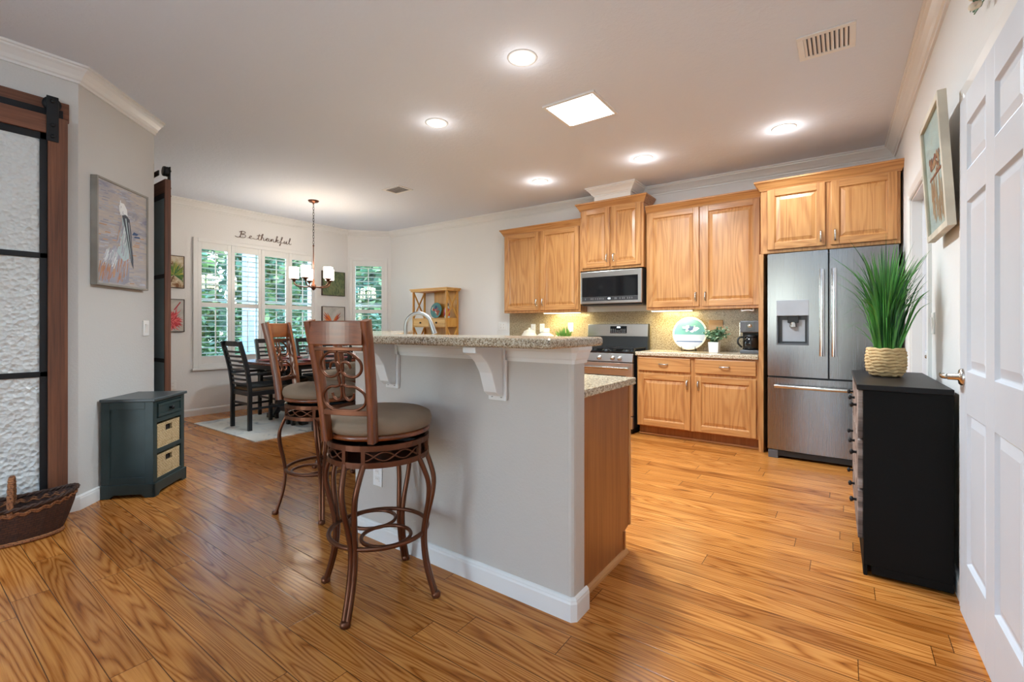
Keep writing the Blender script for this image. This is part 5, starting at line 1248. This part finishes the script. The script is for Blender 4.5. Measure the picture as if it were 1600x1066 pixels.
# local: x from -.44 (far) to .44 (near), y 0 = wall side is +, front at -y
hl, dpt, H = .435, .325, .875
b = MB(); b.box(-hl, hl, -dpt + .02, -.0, .05, H - .025).box(-hl, hl - .004, -dpt + .02, -dpt + .035, 0, .05).box(-hl, hl - .002, -dpt + .05, -.0, .012, .05); b.build('body', M['dresser'], t, .003)
MB().box(-hl - .006, hl + .006, -dpt - .004, 0.0, H - .025, H).build('top', M['dressertop'], t, .003)
for r_ in range(3):
    z0_ = .16 + r_ * .232
    for c_ in range(3):
        x0 = -hl + .012 + c_ * (2 * hl - .024) / 3; x1 = x0 + (2 * hl - .024) / 3 - .008
        do = MB().box(x0, x1, -dpt, -dpt + .02, z0_, z0_ + .222).build('drawer', M['weathered'], t, .003)
        k = MB(); k.M = Matrix.Translation(((x0 + x1) / 2, -dpt, z0_ + .135)) @ Matrix.Rotation(PI / 2, 4, 'X'); k.lathe([(.007, 0), (.006, .012), (.013, .018), (.013, .026), (.0001, .03)], 12); k.build('knob', M['iron'], do)
t = rl('potted_grass', 'tall green ornamental grass in a woven seagrass pot on the dresser', 'plant', -.585, .215, H + .0005)
pt = MB(); prof = []; nr = 9
rr = random.Random(4)
for k in range(nr):
    z = .0145 + k * .016; r_ = .066 + .013 * math.sin(PI * min(1, (k + .5) / nr) * .9) - (.006 if k == 0 else 0)
    pts = [((r_ + .004 * math.sin(i * 2.1 + k * 1.7)) * math.cos(2 * PI * i / 44), (r_ + .004 * math.sin(i * 2.1 + k * 1.7)) * math.sin(2 * PI * i / 44), z + .003 * math.sin(i * 1.3 + k)) for i in range(44)]
    pt.tube(pts, .0105, 6, True)
pt.lathe([(.0001, .004), (.06, .004), (.072, .07), (.068, .14)], 28); pt.build('seagrass_pot', M['rope'], t)
MB().lathe([(.066, .125), (.0001, .128)], 24).build('soil', M['soil'], t)
gb = MB(); rr = random.Random(11)
for i in range(380):
    a = rr.uniform(0, 2 * PI); r0 = .05 * math.sqrt(rr.random()); wild = rr.random() < .12
    sp_ = abs(rr.gauss(0, .10)) + r0 * 1.2 if not wild else rr.uniform(.2, .34)
    hh = max(.2, rr.uniform(.32, .60) - sp_ * .3) if not wild else rr.uniform(.1, .46)
    if i % 14 == 0: hh += .1
    p0 = Vector((r0 * math.cos(a), r0 * math.sin(a), .12)); droop = (.02 if not wild else .10) * rr.random() + sp_ * .15
    tip = Vector((sp_ * math.cos(a), sp_ * math.sin(a), .12 + hh)); mid = p0.lerp(tip, .55) + Vector((0, 0, droop + hh * .05)) - Vector((math.cos(a), math.sin(a), 0)) * sp_ * .18
    tip.z = max(tip.z, .05)
    if tip.y > .17: tip.y = .17; mid.y = min(mid.y, .12)
    S = smooth([p0, mid, tip], 4); wd = rr.uniform(.0025, .0055) if not wild else .0016
    ta = rr.uniform(0, PI); e2_ = Vector((math.cos(ta), math.sin(ta), 0)); v = []
    for k, p in enumerate(S): ww = wd * (1 - (k / (len(S) - 1)) ** 2) + .0003; v += [p - e2_ * ww, p + e2_ * ww]
    gb.add(v, [(2 * k, 2 * k + 1, 2 * k + 3, 2 * k + 2) for k in range(len(S) - 1)], rr.choice((0, 0, 1)), True)
tag(gb.build('grass_blades', [M['grass1'], M['grass2']], t), kind='stuff')

# framed print hanging tilted forward on the right wall
t = thing('framed_print', 'pale framed print leaning out from the right wall above the dresser', 'picture', rw(-.245, .028, 1.56), RWA)
t.rotation_euler = (R(3.2), 0, RWA)
w, h = .50, .57; hx = w / 2; b_ = .028
f = MB(); f.box(-hx, -hx + b_, -.03, .0, 0, h).box(hx - b_, hx, -.03, .0, 0, h).box(-hx + b_, hx - b_, -.03, 0, 0, b_).box(-hx + b_, hx - b_, -.03, 0, h - b_, h); f.build('frame', M['frame_pale'], t, .002)
c = MB(); c.box(-hx + b_, hx - b_, -.016, -.004, b_, h - b_, 0); rr = random.Random(9)
for i in range(40):
    x_ = rr.uniform(-.13, .13); z_ = rr.uniform(.1, .26); c.add([(x_ - .012, -.0163 - i * 2e-5, z_ - .05), (x_ + .012, -.0163 - i * 2e-5, z_ - .04), (x_ + .006, -.0163 - i * 2e-5, z_ + .05), (x_ - .006, -.0163 - i * 2e-5, z_ + .04)], [(0, 1, 2, 3)], rr.choice((1, 2)))
for i in range(26):
    x_ = rr.uniform(-.12, .12); z_ = rr.uniform(.29, .37); s_ = rr.uniform(.01, .024); c.add([(x_ + s_ * math.cos(k), -.0175 - i * 2e-5, z_ + s_ * math.sin(k)) for k in (0, 1.2, 2.4, 3.6, 4.8)], [(0, 1, 2, 3, 4)], rr.choice((2, 3)))
c.box(-.14, .14, -.0185, -.016, .275, .285, 3)
c.build('print', [M['cv_print'], M['p_tan'], M['p_orange'], M['p_brown']], t)
MB().box(-hx + b_, hx - b_, -.0225, -.0215, b_, h - b_).build('glazing', M['pane'], t)
# dried flower spray above the door
t = thing('flower_spray', 'small pink and green flower spray on the wall above the white door', 'flowers', rw(.40, .0, 2.245), RWA)
rr = random.Random(13); st = MB(); lf = MB(); fl_ = MB()
for i in range(16):
    a = R(rr.uniform(-180, 180)); L = rr.uniform(.05, .13); tip = Vector((math.cos(a) * L * .8, -.03 - rr.random() * .03, .03 + math.sin(a) * L * .4)); st.tube([(0, -.006, .03), tip], .002, 5)
    for q in range(3):
        d = Vector((rr.gauss(0, 1), rr.gauss(0, .5), rr.gauss(0, 1))).normalized(); e2_ = d.orthogonal().normalized(); p = tip * (.6 + .2 * q) + Vector((0, 0, .006)); lf.add([p, p + d * .012 + e2_ * .008, p + d * .03, p + d * .012 - e2_ * .008], [(0, 1, 2, 3)], rr.choice((0, 1)))
    if i % 2 == 0: fl_.ball(tuple(tip), .013, 10, rr.choice((0, 1)))
st.build('stem', M['leaf'], t); lf.build('leaves', [M['leaf'], M['paleleaf']], t); fl_.build('blossoms', [M['p_pink'], M['p_cream']], t)

# added fill lamp shaped as a torchiere, unseen behind the camera, brightens the ceiling
t = thing('fill_lamp', 'added torchiere-shaped fill lamp, unseen behind the camera', 'lamp', (-.6, -1.4, 0))
MB().lathe([(.15, 0), (.15, .015), (.06, .03), (.018, .05), (.0001, .05)], 28).build('base', M['bronze'], t)
MB().tube([(0, 0, .045), (0, 0, 1.40)], .013, 10).build('pole', M['bronze'], t)
MB().lathe([(.02, 1.40), (.10, 1.42), (.19, 1.49), (.21, 1.53), (.20, 1.53), (.09, 1.44), (.0001, 1.43)], 32).build('lamp_shade', M['white'], t)
lamp('ceiling_fill', 'AREA', (0, 0, 1.535), (PI, 0, 0), 84, (.62, .83, 1), t, shape='DISK', size=.36)
